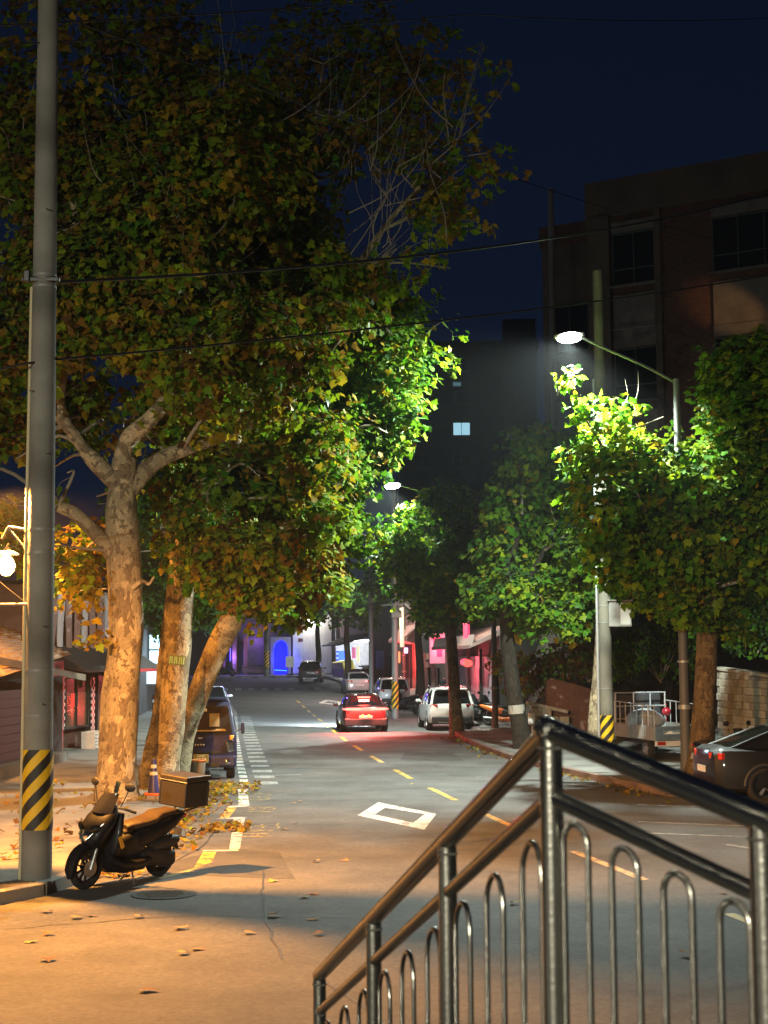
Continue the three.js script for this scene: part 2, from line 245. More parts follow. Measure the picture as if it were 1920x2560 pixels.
mesh('paving', flat([...dense(leftKerb, 2), ...dense(leftKerb2, 4).slice(1), [-70, -121], [-70, -17.1]], FOOT), M.pave, footL);
mesh('paving', flat([...dense(rightKerb, 2), ...dense(rightKerb2, 4).slice(1), [-40, -150], [70, -150], [70, -24.8]], FOOT), M.pave, footR);
stones(footL, leftKerb.slice(2), 1, M.kerb); stones(footL, leftKerb2.slice(0, 5), 1, M.kerb);
stones(footR, rightKerb.slice(1), 1, M.kerbBrakeLit); stones(footR, rightKerb2.slice(0, 5), 1, M.kerb);
function kerbRun(pts) { const p = dense(pts, 2), rs = p.map(([x, z], i) => { const a = p[Math.max(0, i - 1)], b = p[Math.min(p.length - 1, i + 1)], l = Math.hypot(b[0] - a[0], b[1] - a[1]), nx = -(b[1] - a[1]) / l * 0.085, nz = (b[0] - a[0]) / l * 0.085, y = elev(-z); return [[x - nx, y - 0.2, z - nz], [x - nx, y + 0.153, z - nz], [x + nx, y + 0.153, z + nz], [x + nx, y - 0.2, z + nz]]; }); return loft(rs, { crease: 0.5 }); }
mesh('far_kerb', kerbRun(leftKerb2.slice(4)), M.kerb, footL);
mesh('far_kerb', kerbRun(rightKerb2.slice(4)), M.kerb, footR);

// ---------------------------------------------------------------- street lamps
const LED = C(0.86, 1, 0.9);
M.led = mat({ color: C(0.8, 0.8, 0.8), emissive: C(0.9, 1, 0.97), emissiveIntensity: 60 });
M.lampGrey = mat({ color: C(0.3, 0.31, 0.31), roughness: 0.45, metalness: 0.4 });
M.lampDark = mat({ color: C(0.09, 0.09, 0.09), roughness: 0.6 });
function streetLamp(label, base, head, I, poleR = 0.12) {
  const g = thing('street_lamp', label, 'street lamp', base, 0, 'LED street lamps'), hx = head[0] - base[0], hy = head[1] - base[1], hz = head[2] - base[2], py = hy - 1.0, u = Math.sign(hx);
  mesh('pole', [lathe([[0, 0], [poleR * 1.7, 0], [poleR * 1.7, 0.03], [poleR * 1.15, 0.05], [poleR, 0.5], [poleR * 0.62, py], [0, py]], 0, 0, 0, { n: 24 })], M.lampDark, g);
  mesh('pole_collar', cyl(poleR * 1.3, poleR * 1.3, 0.1, 0, 1.55, 0), M.lampGrey, g); mesh('pole_collar', cyl(poleR * 1.22, poleR * 1.22, 0.05, 0, 2.6, 0), M.lampGrey, g);
  mesh('arm', tube([[0, py - 0.1, 0], [hx * 0.3, py + 0.32, hz * 0.3], [hx * 0.7, py + 0.78, hz * 0.7], [hx - u * 0.25, hy + 0.04, hz]], 0.035, 30, 10), M.lampDark, g);
  const h = new THREE.Group(); h.name = 'lamp_head'; h.position.set(hx, hy, hz); h.rotation.set(-0.45, 0, -u * 0.1); g.add(h);
  mesh('housing', loft([[-0.36, 0.03], [-0.28, 0.1], [0, 0.15], [0.3, 0.1], [0.36, 0.05]].map(([x, w]) => Array.from({ length: 16 }, (_, k) => { const a = k / 16 * Math.PI * 2; return [x, 0.07 + Math.sin(a) * 0.05, Math.cos(a) * w]; }))), M.lampGrey, h);
  mesh('lamp_lens', sph(0.3, 0, 0.01, 0, 1, 0.34, 0.56), M.led, h);
  const s = new THREE.SpotLight(LED, I, 0, 1.42, 0.3, 2); s.position.set(hx, hy - 0.09, hz + 0.04); s.target.position.set(hx + u * 1.9, hy - 6, hz); s.castShadow = true; s.shadow.radius = 6; s.name = 'lamp_light'; g.add(s); g.add(s.target);
  return g;
}
streetLamp('bright LED street lamp on a grey steel pole, arm reaching over the road, nearest', onFoot(6.95, 36), [4.44, 10.42, -36], 2100);
streetLamp('LED street lamp small in the gap between the two tree rows', onFoot(4.2, 59.5), [0.34, 9.53, -59.5], 1500);
streetLamp('LED street lamp behind the foliage far down the street', onFoot(1.2, 98), [-2.4, 10.9, -98], 520);
{ // an older globe lamp on the near corner, behind the viewer
  const g = thing('globe_lamp', 'round globe lamp on a post behind the viewer', 'street lamp', [-14, 0, 24]);
  mesh('post', lathe([[0, 0], [0.16, 0], [0.16, 0.05], [0.08, 0.4], [0.05, 8.7], [0, 8.7]], 0, 0, 0, { n: 20 }), M.galv, g); mesh('hood', lathe([[0.02, 0.3], [0.3, 0.24], [0.62, 0.1], [0.61, 0.08], [0.28, 0.21], [0.02, 0.27]], 0, 8.9, 0, { n: 30 }), M.galv, g); mesh('globe', sph(0.2, 0, 8.9, 0), mat({ color: C(0.8, 0.8, 0.76), emissive: C(0.95, 1, 0.9), emissiveIntensity: 30 }), g);
  const p = new THREE.SpotLight(C(1, 0.94, 0.72), 3900, 0, 1.45, 0.2, 2); p.position.set(0, 8.9, 0); p.target.position.set(0.5, 8.9 - 6, -2.3); g.add(p.target); p.castShadow = true; p.shadow.radius = 9; p.name = 'globe_light'; g.add(p);
}

// ---------------------------------------------------------------- concrete utility poles
const stripeTex = (() => { const c = document.createElement('canvas'); c.width = 512; c.height = 512; const x = c.getContext('2d'), r = rng(8); x.fillStyle = '#cfa50c'; x.fillRect(0, 0, 512, 512); x.fillStyle = '#141414'; for (let k = -3; k < 6; k++) { x.beginPath(); x.moveTo(0, k * 256 + 128); x.lineTo(512, k * 256 - 384); x.lineTo(512, k * 256 - 256); x.lineTo(0, k * 256 + 256); x.fill(); } for (let i = 0; i < 900; i++) { x.fillStyle = r() < 0.5 ? 'rgba(40,34,20,' + U(0.05, 0.25, r) + ')' : 'rgba(190,180,140,' + U(0.03, 0.14, r) + ')'; x.fillRect(r() * 512, r() * 512, U(1, 5, r), U(1, 14, r)); } const t = new THREE.CanvasTexture(c); t.colorSpace = THREE.SRGBColorSpace; t.wrapS = t.wrapT = THREE.RepeatWrapping; return t; })();
function wrapBands(g, r, y0, y1) { // a sheet printed with slanting yellow and black warning stripes, wound round the pole
  const H = y1 - y0, q = put(new THREE.CylinderGeometry(r + 0.003, r + 0.007, H, 40, 1, true), 0, (y0 + y1) / 2, 0), t = stripeTex.clone(); t.repeat.set(2, H / 0.62); t.needsUpdate = true;
  mesh('warning_sleeve', q, mat({ map: t, roughness: 0.55, bumpMap: rep(T.noiseB, 14), bumpScale: 0.003 }), g, { uv: true });
}
function utilityPole(label, base, h, r0, r1, lean = 0, m = M.concrete) {
  const g = thing('utility_pole', label, 'utility pole', base, 0, 'concrete utility poles'); g.rotation.z = lean;
  mesh('shaft', lathe([[0, -0.3], [r0, -0.3], ...Array.from({ length: 15 }, (_, i) => [lerp(r0, r1, i / 14), h * i / 14]), [0, h]], 0, 0, 0, { n: 40 }), m, g);
  return g;
}
const poleL = utilityPole('thick concrete utility pole with yellow and black wrap beside the delivery scooter', onFoot(-4.42, 19.75), 13, 0.192, 0.125);
wrapBands(poleL, 0.19, 0.62, 1.62, 5);
for (const y of [2.05, 2.62, 4.12, 4.42, 7.6, 7.75]) mesh('steel_band', cyl(0.196 - y * 0.0052, 0.196 - y * 0.0052, 0.028, 0, y, 0, { n: 36 }), M.galv, poleL);
mesh('cable_clamp', [box(0.5, 0.07, 0.09, -0.03, 7.68, 0.1, { r: 0.02 }), box(0.09, 0.16, 0.1, -0.2, 7.72, 0.12, { r: 0.02 })], M.black, poleL);
for (const [y, a] of [[3.18, 0.4], [2.2, 0.35], [5.4, 0.5], [6.2, -0.5], [8.6, 0.3]]) mesh('step_bolt', bar([Math.sin(a) * 0.17, y, Math.cos(a) * 0.17], [Math.sin(a) * 0.26, y, Math.cos(a) * 0.26], 0.009), M.galv, poleL);
mesh('conduit', [tube([[-0.2, 0, 0.03], [-0.19, 2.5, 0.03], [-0.185, 4.5, 0.02], [-0.16, 7.6, 0.02]], 0.024, 30, 10)], mat({ color: C(0.4, 0.36, 0.22), roughness: 0.6 }), poleL);
mesh('bracket', [bar([-0.17, 4.42, 0], [-0.42, 4.46, 0.02], 0.016), bar([-0.17, 4.14, 0], [-0.42, 4.44, 0.02], 0.014), bar([-0.42, 4.46, 0.02], [-0.5, 4.3, 0.02], 0.012)], M.galv, poleL);
mesh('cross_bar', bar([-0.1, 3.46, 0.08], [-1.2, 3.46, 0.06], 0.016), M.galv, poleL);
mesh('loose_wire', [tube([[-0.2, 3.5, 0.05], [-0.5, 3.75, 0.1], [-0.62, 3.95, 0.1], [-0.55, 3.8, 0.14], [-0.7, 3.65, 0.1], [-0.9, 3.5, 0.1]], 0.007, 40, 6)], M.cable, poleL);

// sodium lamps hung from the pole's bracket
const SOD = C(1, 0.385, 0.065);
M.sodium = mat({ color: C(0.8, 0.6, 0.3), emissive: C(1, 0.66, 0.24), emissiveIntensity: 30 });
function bulbLamp(label, pos, I, aim) {
  const g = thing('bulb_lamp', label, 'lamp', pos, 0, 'bare sodium bulbs on the pole');
  mesh('bulb', lathe([[0, -0.13], [0.05, -0.12], [0.1, -0.06], [0.115, 0.01], [0.09, 0.08], [0.045, 0.13], [0.04, 0.15], [0, 0.15]], 0, 0, 0, { n: 20 }), M.sodium, g);
  mesh('socket', [cyl(0.045, 0.05, 0.09, 0, 0.195, 0), bar([0, 0.24, 0], [0.03, 0.3, 0], 0.01)], M.black, g);
  const p = new THREE.SpotLight(SOD, I, 0, 1.46, 0.25, 2); p.target.position.set(...aim); p.castShadow = true; p.shadow.radius = 4; p.name = 'bulb_light'; g.add(p, p.target);
  mesh('shade', lathe([[0.05, 0.2], [0.1, 0.19], [0.17, 0.15], [0.165, 0.145], [0.095, 0.18], [0.05, 0.19]], 0, 0, 0, { n: 24 }), M.galv, g);
  return g;
}
bulbLamp('glowing orange bulb just beside the utility pole', [-4.92, 4.12, -19.98], 980, [0.5, -3, -0.75]);
const bulb2 = bulbLamp('glowing orange bulb cut by the picture edge, over the rusty roof', [-8.4, 5.3, -33.6], 240, [0.2, -3, -0.5]);
mesh('hanger', tube([[0.03, 0.3, 0], [-0.1, 0.5, -0.1], [-0.9, 0.55, -0.6], [-1.6, 0.2, -1.2], [-1.7, -1.6, -1.3]], 0.02, 24, 8), M.galv, bulb2);

// ---------------------------------------------------------------- trees
function taper(pts, radii, m = 14, per = 7, rough = 0.06, seed = 1) { // a tapered, uneven limb along points
  const c = curve(pts), n = Math.max(4, (pts.length - 1) * per), f = c.computeFrenetFrames(n), p = [], uv = [], idx = [], rAt = (t) => { const k = t * (radii.length - 1), i = Math.min(radii.length - 2, Math.floor(k)); return lerp(radii[i], radii[i + 1], k - i); };
  const L = c.getLength(), r0 = radii[0];
  for (let i = 0; i <= n; i++) { const t = i / n, o = c.getPoint(t), r = rAt(t); for (let j = 0; j <= m; j++) { const a = j / m * Math.PI * 2, jj = j % m, q = r * (1 + rough * 2 * (vnoise(jj * 0.8, t * L * 1.3, 64, seed) - 0.5) + rough * (vnoise(jj * 1.7, t * L * 4, 64, seed + 3) - 0.5)), N = f.normals[i], B = f.binormals[i]; p.push(o.x + q * (Math.cos(a) * N.x + Math.sin(a) * B.x), o.y + q * (Math.cos(a) * N.y + Math.sin(a) * B.y), o.z + q * (Math.cos(a) * N.z + Math.sin(a) * B.z)); uv.push(a * r0, t * L); } }
  for (let i = 0; i < n; i++) for (let j = 0; j < m; j++) { const a = i * (m + 1) + j, b = a + m + 1; idx.push(a, a + 1, b + 1, a, b + 1, b); }
  const g = new THREE.BufferGeometry(); g.setAttribute('position', new THREE.Float32BufferAttribute(p, 3)); g.setAttribute('uv', new THREE.Float32BufferAttribute(uv, 2)); g.setIndex(idx); g.computeVertexNormals();
  const nn = g.attributes.normal; for (let i = 0; i <= n; i++) { const a = i * (m + 1), b = a + m; for (const k of ['X', 'Y', 'Z']) { const s = nn['get' + k](a) + nn['get' + k](b); nn['set' + k](a, s); nn['set' + k](b, s); } }
  return g;
}
const leafShape = (bend) => { // a plane leaf: five pointed lobes, cupped and drooping
  const h = [[0.03, 0], [0.17, -0.07], [0.44, 0], [0.37, 0.18], [0.53, 0.43], [0.33, 0.44], [0.2, 0.66]], o = [[0, 0.02], ...h, [0, 0.95], ...h.slice().reverse().map(([x, y]) => [-x, y])], p = [0, 0.33, 0.02], idx = [];
  for (const [x, y] of o) p.push(x, y, bend * Math.abs(x) * 0.5 - bend * 0.42 * y * y + 0.1 * x * y);
  for (let i = 1; i <= o.length; i++) idx.push(0, i, i % o.length + 1);
  const g = new THREE.BufferGeometry(); g.setAttribute('position', new THREE.Float32BufferAttribute(p, 3)); g.setIndex(idx); g.computeVertexNormals(); metreUV(g); return g;
};
const leafGeos = [leafShape(0.35), leafShape(-0.3)];
M.leaf = mat({ color: 0xffffff, roughness: 1, specularIntensity: 0.2, transmission: 0.4, thickness: 0, clearcoat: 0.12, clearcoatRoughness: 0.35 });
const n3 = (x, y, z) => (vnoise(x, y, 997, 11) + vnoise(y + 31, z + 17, 997, 12) + vnoise(z + 53, x + 7, 997, 13)) / 3;
const LEAFC = { // colour of leaf tissue, in linear light
  green: [0.05, 0.15, 0.006], mid: [0.1, 0.19, 0.007], lime: [0.18, 0.25, 0.008], yellow: [0.29, 0.21, 0.01], ochre: [0.2, 0.115, 0.016], brown: [0.115, 0.06, 0.018], deep: [0.03, 0.075, 0.016] };
const pick = (w, r) => { let t = 0; for (const k in w) t += w[k]; t *= r(); for (const k in w) if ((t -= w[k]) <= 0) return LEAFC[k]; return LEAFC.mid; };
const q1 = new THREE.Quaternion(), m4 = new THREE.Matrix4();
function makeTree(o) {
  const r = rng(o.seed), g = thing('plane_tree', o.label, 'tree', o.base, 0, o.group || 'roadside plane trees'), b = o.base, loc = (p) => [p[0] - b[0], p[1] - b[1], p[2] - b[2]];
  mesh('trunk', taper(o.trunk.map(loc), o.radii, 22, 8, 0.07, o.seed), o.bark, g, { uv: true });
  const samples = [], sample = (pts, rad) => { const c = curve(pts); for (let i = 0; i <= 14; i++) { const v = c.getPoint(i / 14); samples.push([v, lerp(rad[0], rad[rad.length - 1], i / 14)]); } };
  sample(o.trunk.slice(-2), o.radii.slice(-2));
  for (const [pts, rad] of o.limbs || []) { mesh('limb', taper(pts.map(loc), rad, 12, 8, 0.09, o.seed + pts.length), o.bark, g, { uv: true }); sample(pts, rad); }
  const twigs = [], pos = [], leaves = [[], []], size = o.leaf || 0.2;
  for (const [x, y, R, k = 1, dz = U(-1, 1, r) * (o.deep ?? 1.6), pal] of o.blobs) {
    const c = V3(x, y, -o.D + dz); // the side of the crown it grows on
    let best = null, bd = 1e9; for (const s of samples) { const d = s[0].distanceTo(c) + (s[0].y > c.y ? 1.2 : 0); if (d < bd) { bd = d; best = s; } }
    if (R > 0.5) { const mid = best[0].clone().lerp(c, 0.5).add(V3(U(-0.3, 0.3, r), U(-0.1, 0.5, r), U(-0.3, 0.3, r))), r0 = Math.min(best[1] * 0.7, 0.035 + R * 0.02); twigs.push(taper([best[0], mid, c].map((v) => loc(v.toArray())), [r0, r0 * 0.6, 0.014], 7, 4, 0.05, o.seed)); }
    const n = Math.round((o.density || 15) * k * (pal === TOP ? 0.55 : 1) * R * R * R * 2.7 * (R < 0.6 ? 2.2 : 1));
    for (let i = 0; i < n; i++) {
      const a = U(0, 6.283, r), ct = U(-1, 1, r), st = Math.sqrt(1 - ct * ct), q = R * Math.pow(U(0.05, 1, r), 0.5) * (0.42 + 1.25 * n3(c.x + st * Math.cos(a) * 2.2 + 40, c.y + ct * 2.2 + 40, c.z + st * Math.sin(a) * 2.2 + 140)), s = V3(c.x + q * st * Math.cos(a), c.y + q * ct * 0.92, c.z + q * st * Math.sin(a));
      if (n3(s.x * 0.75 + 100, s.y * 0.75 + 100, s.z * 0.75 + 100) + U(-0.09, 0.09, r) < (o.gap ?? 0.41) + 0.03) continue;
      const out = s.clone().sub(c).normalize().add(V3(0, 0.25, 0)).normalize();
      if (r() < 0.1) { const e = s.clone().addScaledVector(out, -U(0.3, 0.8, r)); twigs.push(taper([e, e.clone().lerp(s, 0.5).add(V3(U(-0.05, 0.05, r), 0.05, U(-0.05, 0.05, r))), s].map((v) => loc(v.toArray())), [0.009, 0.006, 0.003], 4, 3, 0, 1)); }
      const nl = 5 + Math.floor(r() * 6), base = pick(pal || o.palette, r);
      for (let l = 0; l < nl; l++) {
        const p = V3(s.x + U(-1, 1, r) * size * 1.15, s.y + U(-1, 1, r) * size * 0.9, s.z + U(-1, 1, r) * size * 1.15);
        const nrm = out.clone().multiplyScalar(0.75).add(V3(0, 0.45, 0)).add(V3(U(-1, 1, r), U(-1, 1, r), U(-1, 1, r)).multiplyScalar(0.85)).normalize();
        const tip = out.clone().multiplyScalar(0.5).add(V3(U(-1, 1, r), U(-1.6, 0.2, r), U(-1, 1, r))); tip.addScaledVector(nrm, -tip.dot(nrm)).normalize();
        const X = tip.clone().cross(nrm).normalize(); m4.makeBasis(X, tip, nrm); q1.setFromRotationMatrix(m4);
        const sc = size * (0.45 + 0.85 * Math.pow(r(), 0.7)), cc = r() < 0.22 ? pick(pal || o.palette, r) : base, v = U(0.7, 1.3, r);
        leaves[r() < 0.5 ? 0 : 1].push([new THREE.Matrix4().compose(p.sub(V3(...b)), q1, V3(sc, sc, sc)), C(cc[0] * v, cc[1] * v, cc[2] * v)]);
      }
    }
  }
  for (const [x, y, z, dx, dy, dz] of o.shoots || []) twigs.push(taper([[x, y, z], [x + dx * 0.42 + U(-0.12, 0.12, r), y + dy * 0.22, z + dz * 0.3], [x + dx * 0.75 + U(-0.12, 0.12, r), y + dy * 0.55, z + dz * 0.6], [x + dx, y + dy, z + dz]].map(loc), [0.016, 0.011, 0.007, 0.003], 5, 5, 0.03, 1));
  if (twigs.length) mesh('branch', twigs, M.twig, g, { uv: true });
  leaves.forEach((L, k) => { if (!L.length) return; const im = new THREE.InstancedMesh(leafGeos[k], M.leaf, L.length); im.name = 'crown'; im.userData.kind = 'stuff'; im.castShadow = im.receiveShadow = true; L.forEach(([m, c], i) => { im.setMatrixAt(i, m); im.setColorAt(i, c); }); g.add(im); });
  console.log(g.name, leaves[0].length + leaves[1].length);
  return g;
}
const rs = rng(99); // bare upright shoots
const shootsAt = (n, x0, x1, y0, y1, z) => Array.from({ length: n }, () => { const a = U(-1.15, 1.2, rs), l = U(1, 3.6, rs); return [U(x0, x1, rs), U(y0, y1, rs), z + U(-1, 1, rs), Math.sin(a) * l * 0.8, Math.cos(a) * l, U(-0.4, 0.4, rs)]; });
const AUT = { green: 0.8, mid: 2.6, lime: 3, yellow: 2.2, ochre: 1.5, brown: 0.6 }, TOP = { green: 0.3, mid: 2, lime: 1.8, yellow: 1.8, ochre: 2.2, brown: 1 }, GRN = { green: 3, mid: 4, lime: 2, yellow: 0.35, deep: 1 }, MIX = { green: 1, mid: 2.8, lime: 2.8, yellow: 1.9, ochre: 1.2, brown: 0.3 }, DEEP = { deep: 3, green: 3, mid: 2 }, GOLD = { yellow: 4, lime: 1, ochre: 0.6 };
makeTree({ seed: 11, label: 'plane tree with the orange-lit flaking trunk nearest the utility pole', base: [-5.25, FOOT, -30.5], D: 30.5, bark: M.bark, leaf: 0.165, palette: AUT, density: 74, deep: 1.5,
  trunk: [[-5.25, -0.1, -30.5], [-5.29, 0.6, -30.5], [-5.22, 2.2, -30.5], [-5.12, 3.2, -30.5], [-5.16, 4.75, -30.5], [-5.23, 5.9, -30.5], [-5.18, 6.9, -30.55]], radii: [0.5, 0.4, 0.355, 0.33, 0.345, 0.31, 0.24],
  limbs: [[[[-5.2, 6.4, -30.5], [-5.12, 7.2, -30.4], [-4.55, 7.75, -30.3], [-3.97, 8.6, -30.4], [-3.4, 9.8, -30.6], [-3.2, 11, -30.7], [-3, 13.2, -30.6]], [0.23, 0.2, 0.16, 0.13, 0.11, 0.07, 0.03]],
    [[[-5.15, 6.2, -30.5], [-4.6, 6.85, -30.8], [-3.95, 7.2, -31.1], [-3.2, 7.5, -31.4], [-1.9, 8.3, -31.8], [-0.9, 9.6, -32]], [0.2, 0.17, 0.14, 0.11, 0.07, 0.03]],
    [[[-5.2, 6.3, -30.5], [-5.68, 6.75, -30.4], [-6.1, 7.3, -30.3], [-6.45, 8.05, -30.2], [-6.2, 9.7, -30.1], [-6.15, 12.1, -30], [-6.3, 14, -30]], [0.2, 0.17, 0.15, 0.13, 0.11, 0.07, 0.03]],
    [[[-5.2, 4.75, -30.5], [-5.55, 5.2, -30.35], [-6.05, 5.72, -30.2], [-6.4, 5.9, -30.1]], [0.2, 0.16, 0.13, 0.11]],
    [[[-6.1, 7.3, -30.3], [-7, 8.4, -30], [-7.8, 9.6, -29.8], [-8.3, 11.5, -29.8]], [0.12, 0.1, 0.07, 0.03]],
    [[[-4.95, 4.3, -30.2], [-4.75, 4.42, -30.1], [-4.6, 4.36, -30], [-4.5, 4.5, -30]], [0.05, 0.04, 0.03, 0.02]]],
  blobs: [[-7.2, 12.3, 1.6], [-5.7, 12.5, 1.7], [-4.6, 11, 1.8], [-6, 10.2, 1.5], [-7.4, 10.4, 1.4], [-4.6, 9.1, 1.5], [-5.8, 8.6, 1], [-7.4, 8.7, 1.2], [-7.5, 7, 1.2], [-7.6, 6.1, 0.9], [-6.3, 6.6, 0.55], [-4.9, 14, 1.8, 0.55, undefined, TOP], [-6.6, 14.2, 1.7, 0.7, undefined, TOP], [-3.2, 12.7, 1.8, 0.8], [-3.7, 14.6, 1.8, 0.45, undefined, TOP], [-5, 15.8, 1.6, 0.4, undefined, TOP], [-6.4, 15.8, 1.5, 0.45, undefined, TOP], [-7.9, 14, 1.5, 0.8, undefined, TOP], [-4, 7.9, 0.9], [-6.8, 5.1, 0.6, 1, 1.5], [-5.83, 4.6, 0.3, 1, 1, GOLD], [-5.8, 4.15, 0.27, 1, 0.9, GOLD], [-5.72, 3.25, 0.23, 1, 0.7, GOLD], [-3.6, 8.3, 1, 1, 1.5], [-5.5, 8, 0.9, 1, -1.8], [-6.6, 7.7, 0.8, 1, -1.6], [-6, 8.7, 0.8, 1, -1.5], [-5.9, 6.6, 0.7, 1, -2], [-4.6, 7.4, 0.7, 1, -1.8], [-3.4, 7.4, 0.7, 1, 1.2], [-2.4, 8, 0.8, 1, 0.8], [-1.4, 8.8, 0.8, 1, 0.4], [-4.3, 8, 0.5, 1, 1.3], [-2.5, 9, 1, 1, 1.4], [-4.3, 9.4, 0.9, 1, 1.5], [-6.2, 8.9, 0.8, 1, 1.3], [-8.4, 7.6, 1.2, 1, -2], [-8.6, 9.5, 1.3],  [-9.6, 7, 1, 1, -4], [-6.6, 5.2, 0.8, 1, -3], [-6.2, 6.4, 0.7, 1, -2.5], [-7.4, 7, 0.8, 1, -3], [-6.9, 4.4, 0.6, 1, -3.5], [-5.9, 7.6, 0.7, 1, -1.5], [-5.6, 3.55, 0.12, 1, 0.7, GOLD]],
  shoots: shootsAt(46, -7.6, -2.6, 9.5, 13.5, -29.9) });
makeTree({ seed: 23, label: 'plane tree in the middle of three leaning trunks, green number plate on its bark', base: [-4.82, FOOT, -33.5], D: 34, bark: M.bark, leaf: 0.165, palette: MIX, density: 74, deep: 1.7,
  trunk: [[-4.82, -0.1, -33.5], [-4.86, 0.65, -33.5], [-4.7, 1.55, -33.5], [-4.55, 3.15, -33.5], [-4.47, 4.2, -33.6], [-4.3, 5.7, -33.7], [-3.6, 7.2, -33.8]], radii: [0.5, 0.42, 0.36, 0.33, 0.31, 0.28, 0.2],
  limbs: [[[[-3.6, 7.2, -33.8], [-3, 8.6, -33.9], [-2.6, 10.4, -34], [-2.2, 12.4, -34], [-1.6, 14.6, -34], [-1.3, 16.4, -34]], [0.2, 0.17, 0.14, 0.1, 0.06, 0.025]], [[[-3.3, 8, -33.8], [-2.2, 9.4, -34.2], [-1.1, 11, -34.5], [0.2, 12.9, -34.5], [1.6, 14.4, -34.4]], [0.14, 0.12, 0.09, 0.06, 0.02]], [[[-3, 8.7, -33.9], [-3.6, 10.2, -33.2], [-3.8, 12, -33]], [0.12, 0.09, 0.04]]],
  blobs: [[-3.4, 8.3, 1.8], [-2.8, 9.7, 1.8], [-1.8, 11, 1.8], [-4.2, 7.2, 1.2], [-1.3, 12.3, 1.6, 0.8], [-2.4, 12.7, 1.7, 0.8], [-3.9, 10.2, 1.8], [-3.7, 6.4, 1.2, 1, -1], [-4, 5.4, 0.9, 1, -1], [-4.5, 5.3, 0.6, 1, -1], [-4.1, 5.7, 0.7, 1, 1.6], [-3.4, 5.4, 0.8, 1, 1.5], [-2.65, 5.2, 0.8, 1, 1.4], [-1.85, 5.2, 0.8, 1, 1.2], [-3.5, 6.5, 0.9, 1, 1.6], [-2.6, 6.7, 0.9, 1, 1.5], [-1.3, 6.2, 0.8, 1, 1.2], [-3.9, 4.7, 0.5, 1, 1.5], [-3, 4.3, 0.5, 1, 1.4], [-1.3, 4.3, 0.5, 1, 1], [-2.2, 4.3, 0.55, 1, 1.2], [-1.6, 7.4, 1, 1, 1.4], [1.2, 12.7, 0.9, 0.7, undefined, TOP], [1.6, 12, 0.6, 0.7, undefined, TOP], [1.8, 13.8, 0.9, 0.5, undefined, TOP], [2.2, 15, 0.7, 0.5, undefined, TOP], [0.6, 14.1, 1.4, 0.5, undefined, TOP], [-0.4, 15.2, 1.8, 0.35, undefined, TOP], [-1.8, 14.6, 2, 0.4, undefined, TOP], [0.8, 16.3, 1.5, 0.35, undefined, TOP], [-2.4, 16.6, 2, 0.28, undefined, TOP], [-0.6, 17.2, 1.7, 0.25, undefined, TOP], [0.3, 11.8, 1.2, 0.8], [2.4, 14.2, 0.8, 0.4, undefined, TOP], [1.4, 15.6, 1.1, 0.4, undefined, TOP], [2, 12.9, 0.7, 0.45, undefined, TOP], [1.9, 16.6, 1, 0.3, undefined, TOP]],
  shoots: [...shootsAt(54, -3.6, 0.4, 10.8, 14.6, -33.2), ...shootsAt(20, -0.2, 1.6, 11.8, 14.6, -34)] });
makeTree({ seed: 37, label: 'plane tree leaning over the road in front of the blue truck', base: [-4.84, FOOT, -35.7], D: 36, bark: M.bark, leaf: 0.165, palette: { ...GRN, yellow: 0.9, ochre: 0.5 }, density: 66, gap: 0.34, deep: 1.6,
  trunk: [[-4.84, -0.1, -35.7], [-4.68, 1, -35.75], [-4.4, 1.87, -35.8], [-3.99, 2.93, -35.8], [-3.67, 3.57, -35.8], [-3.24, 4.43, -35.8], [-2.5, 5.8, -35.9]], radii: [0.3, 0.25, 0.25, 0.27, 0.27, 0.25, 0.18],
  limbs: [[[[-2.5, 5.8, -35.9], [-1.6, 7.3, -36], [-0.8, 8.8, -36], [-0.2, 10.4, -36], [0, 11.6, -36]], [0.18, 0.14, 0.1, 0.06, 0.02]], [[[-3, 4.9, -35.8], [-2.2, 5.4, -35.2], [-1.4, 5.9, -34.8], [-0.8, 6.6, -34.6]], [0.12, 0.09, 0.06, 0.02]], [[[-3.3, 4.4, -35.8], [-3.2, 5.8, -36.6], [-2.8, 7.2, -37]], [0.14, 0.1, 0.05]]],
  blobs: [[0.5, 9.4, 1], [-0.3, 10.1, 1.5], [0.1, 8.2, 0.9], [-0.7, 8.6, 1.6], [-0.85, 7, 0.85], [-1.6, 7.5, 1.6], [-2.1, 6.2, 1.5], [-1, 6, 0.9], [-2.5, 5.1, 1.2, 1, -0.5, AUT], [-1.6, 4.9, 0.9, 1, -0.4, AUT], [-2.2, 4.1, 0.55, 1, -0.6, AUT], [-3.4, 4.8, 0.9, 1, -0.7, AUT], [-2.9, 6.1, 1.4, 1, 0.6, AUT], [0.75, 10.8, 0.7], [-0.1, 11.5, 1.2, 0.9, undefined, MIX], [-2.9, 4.1, 0.6, 1, -0.8, AUT]] });
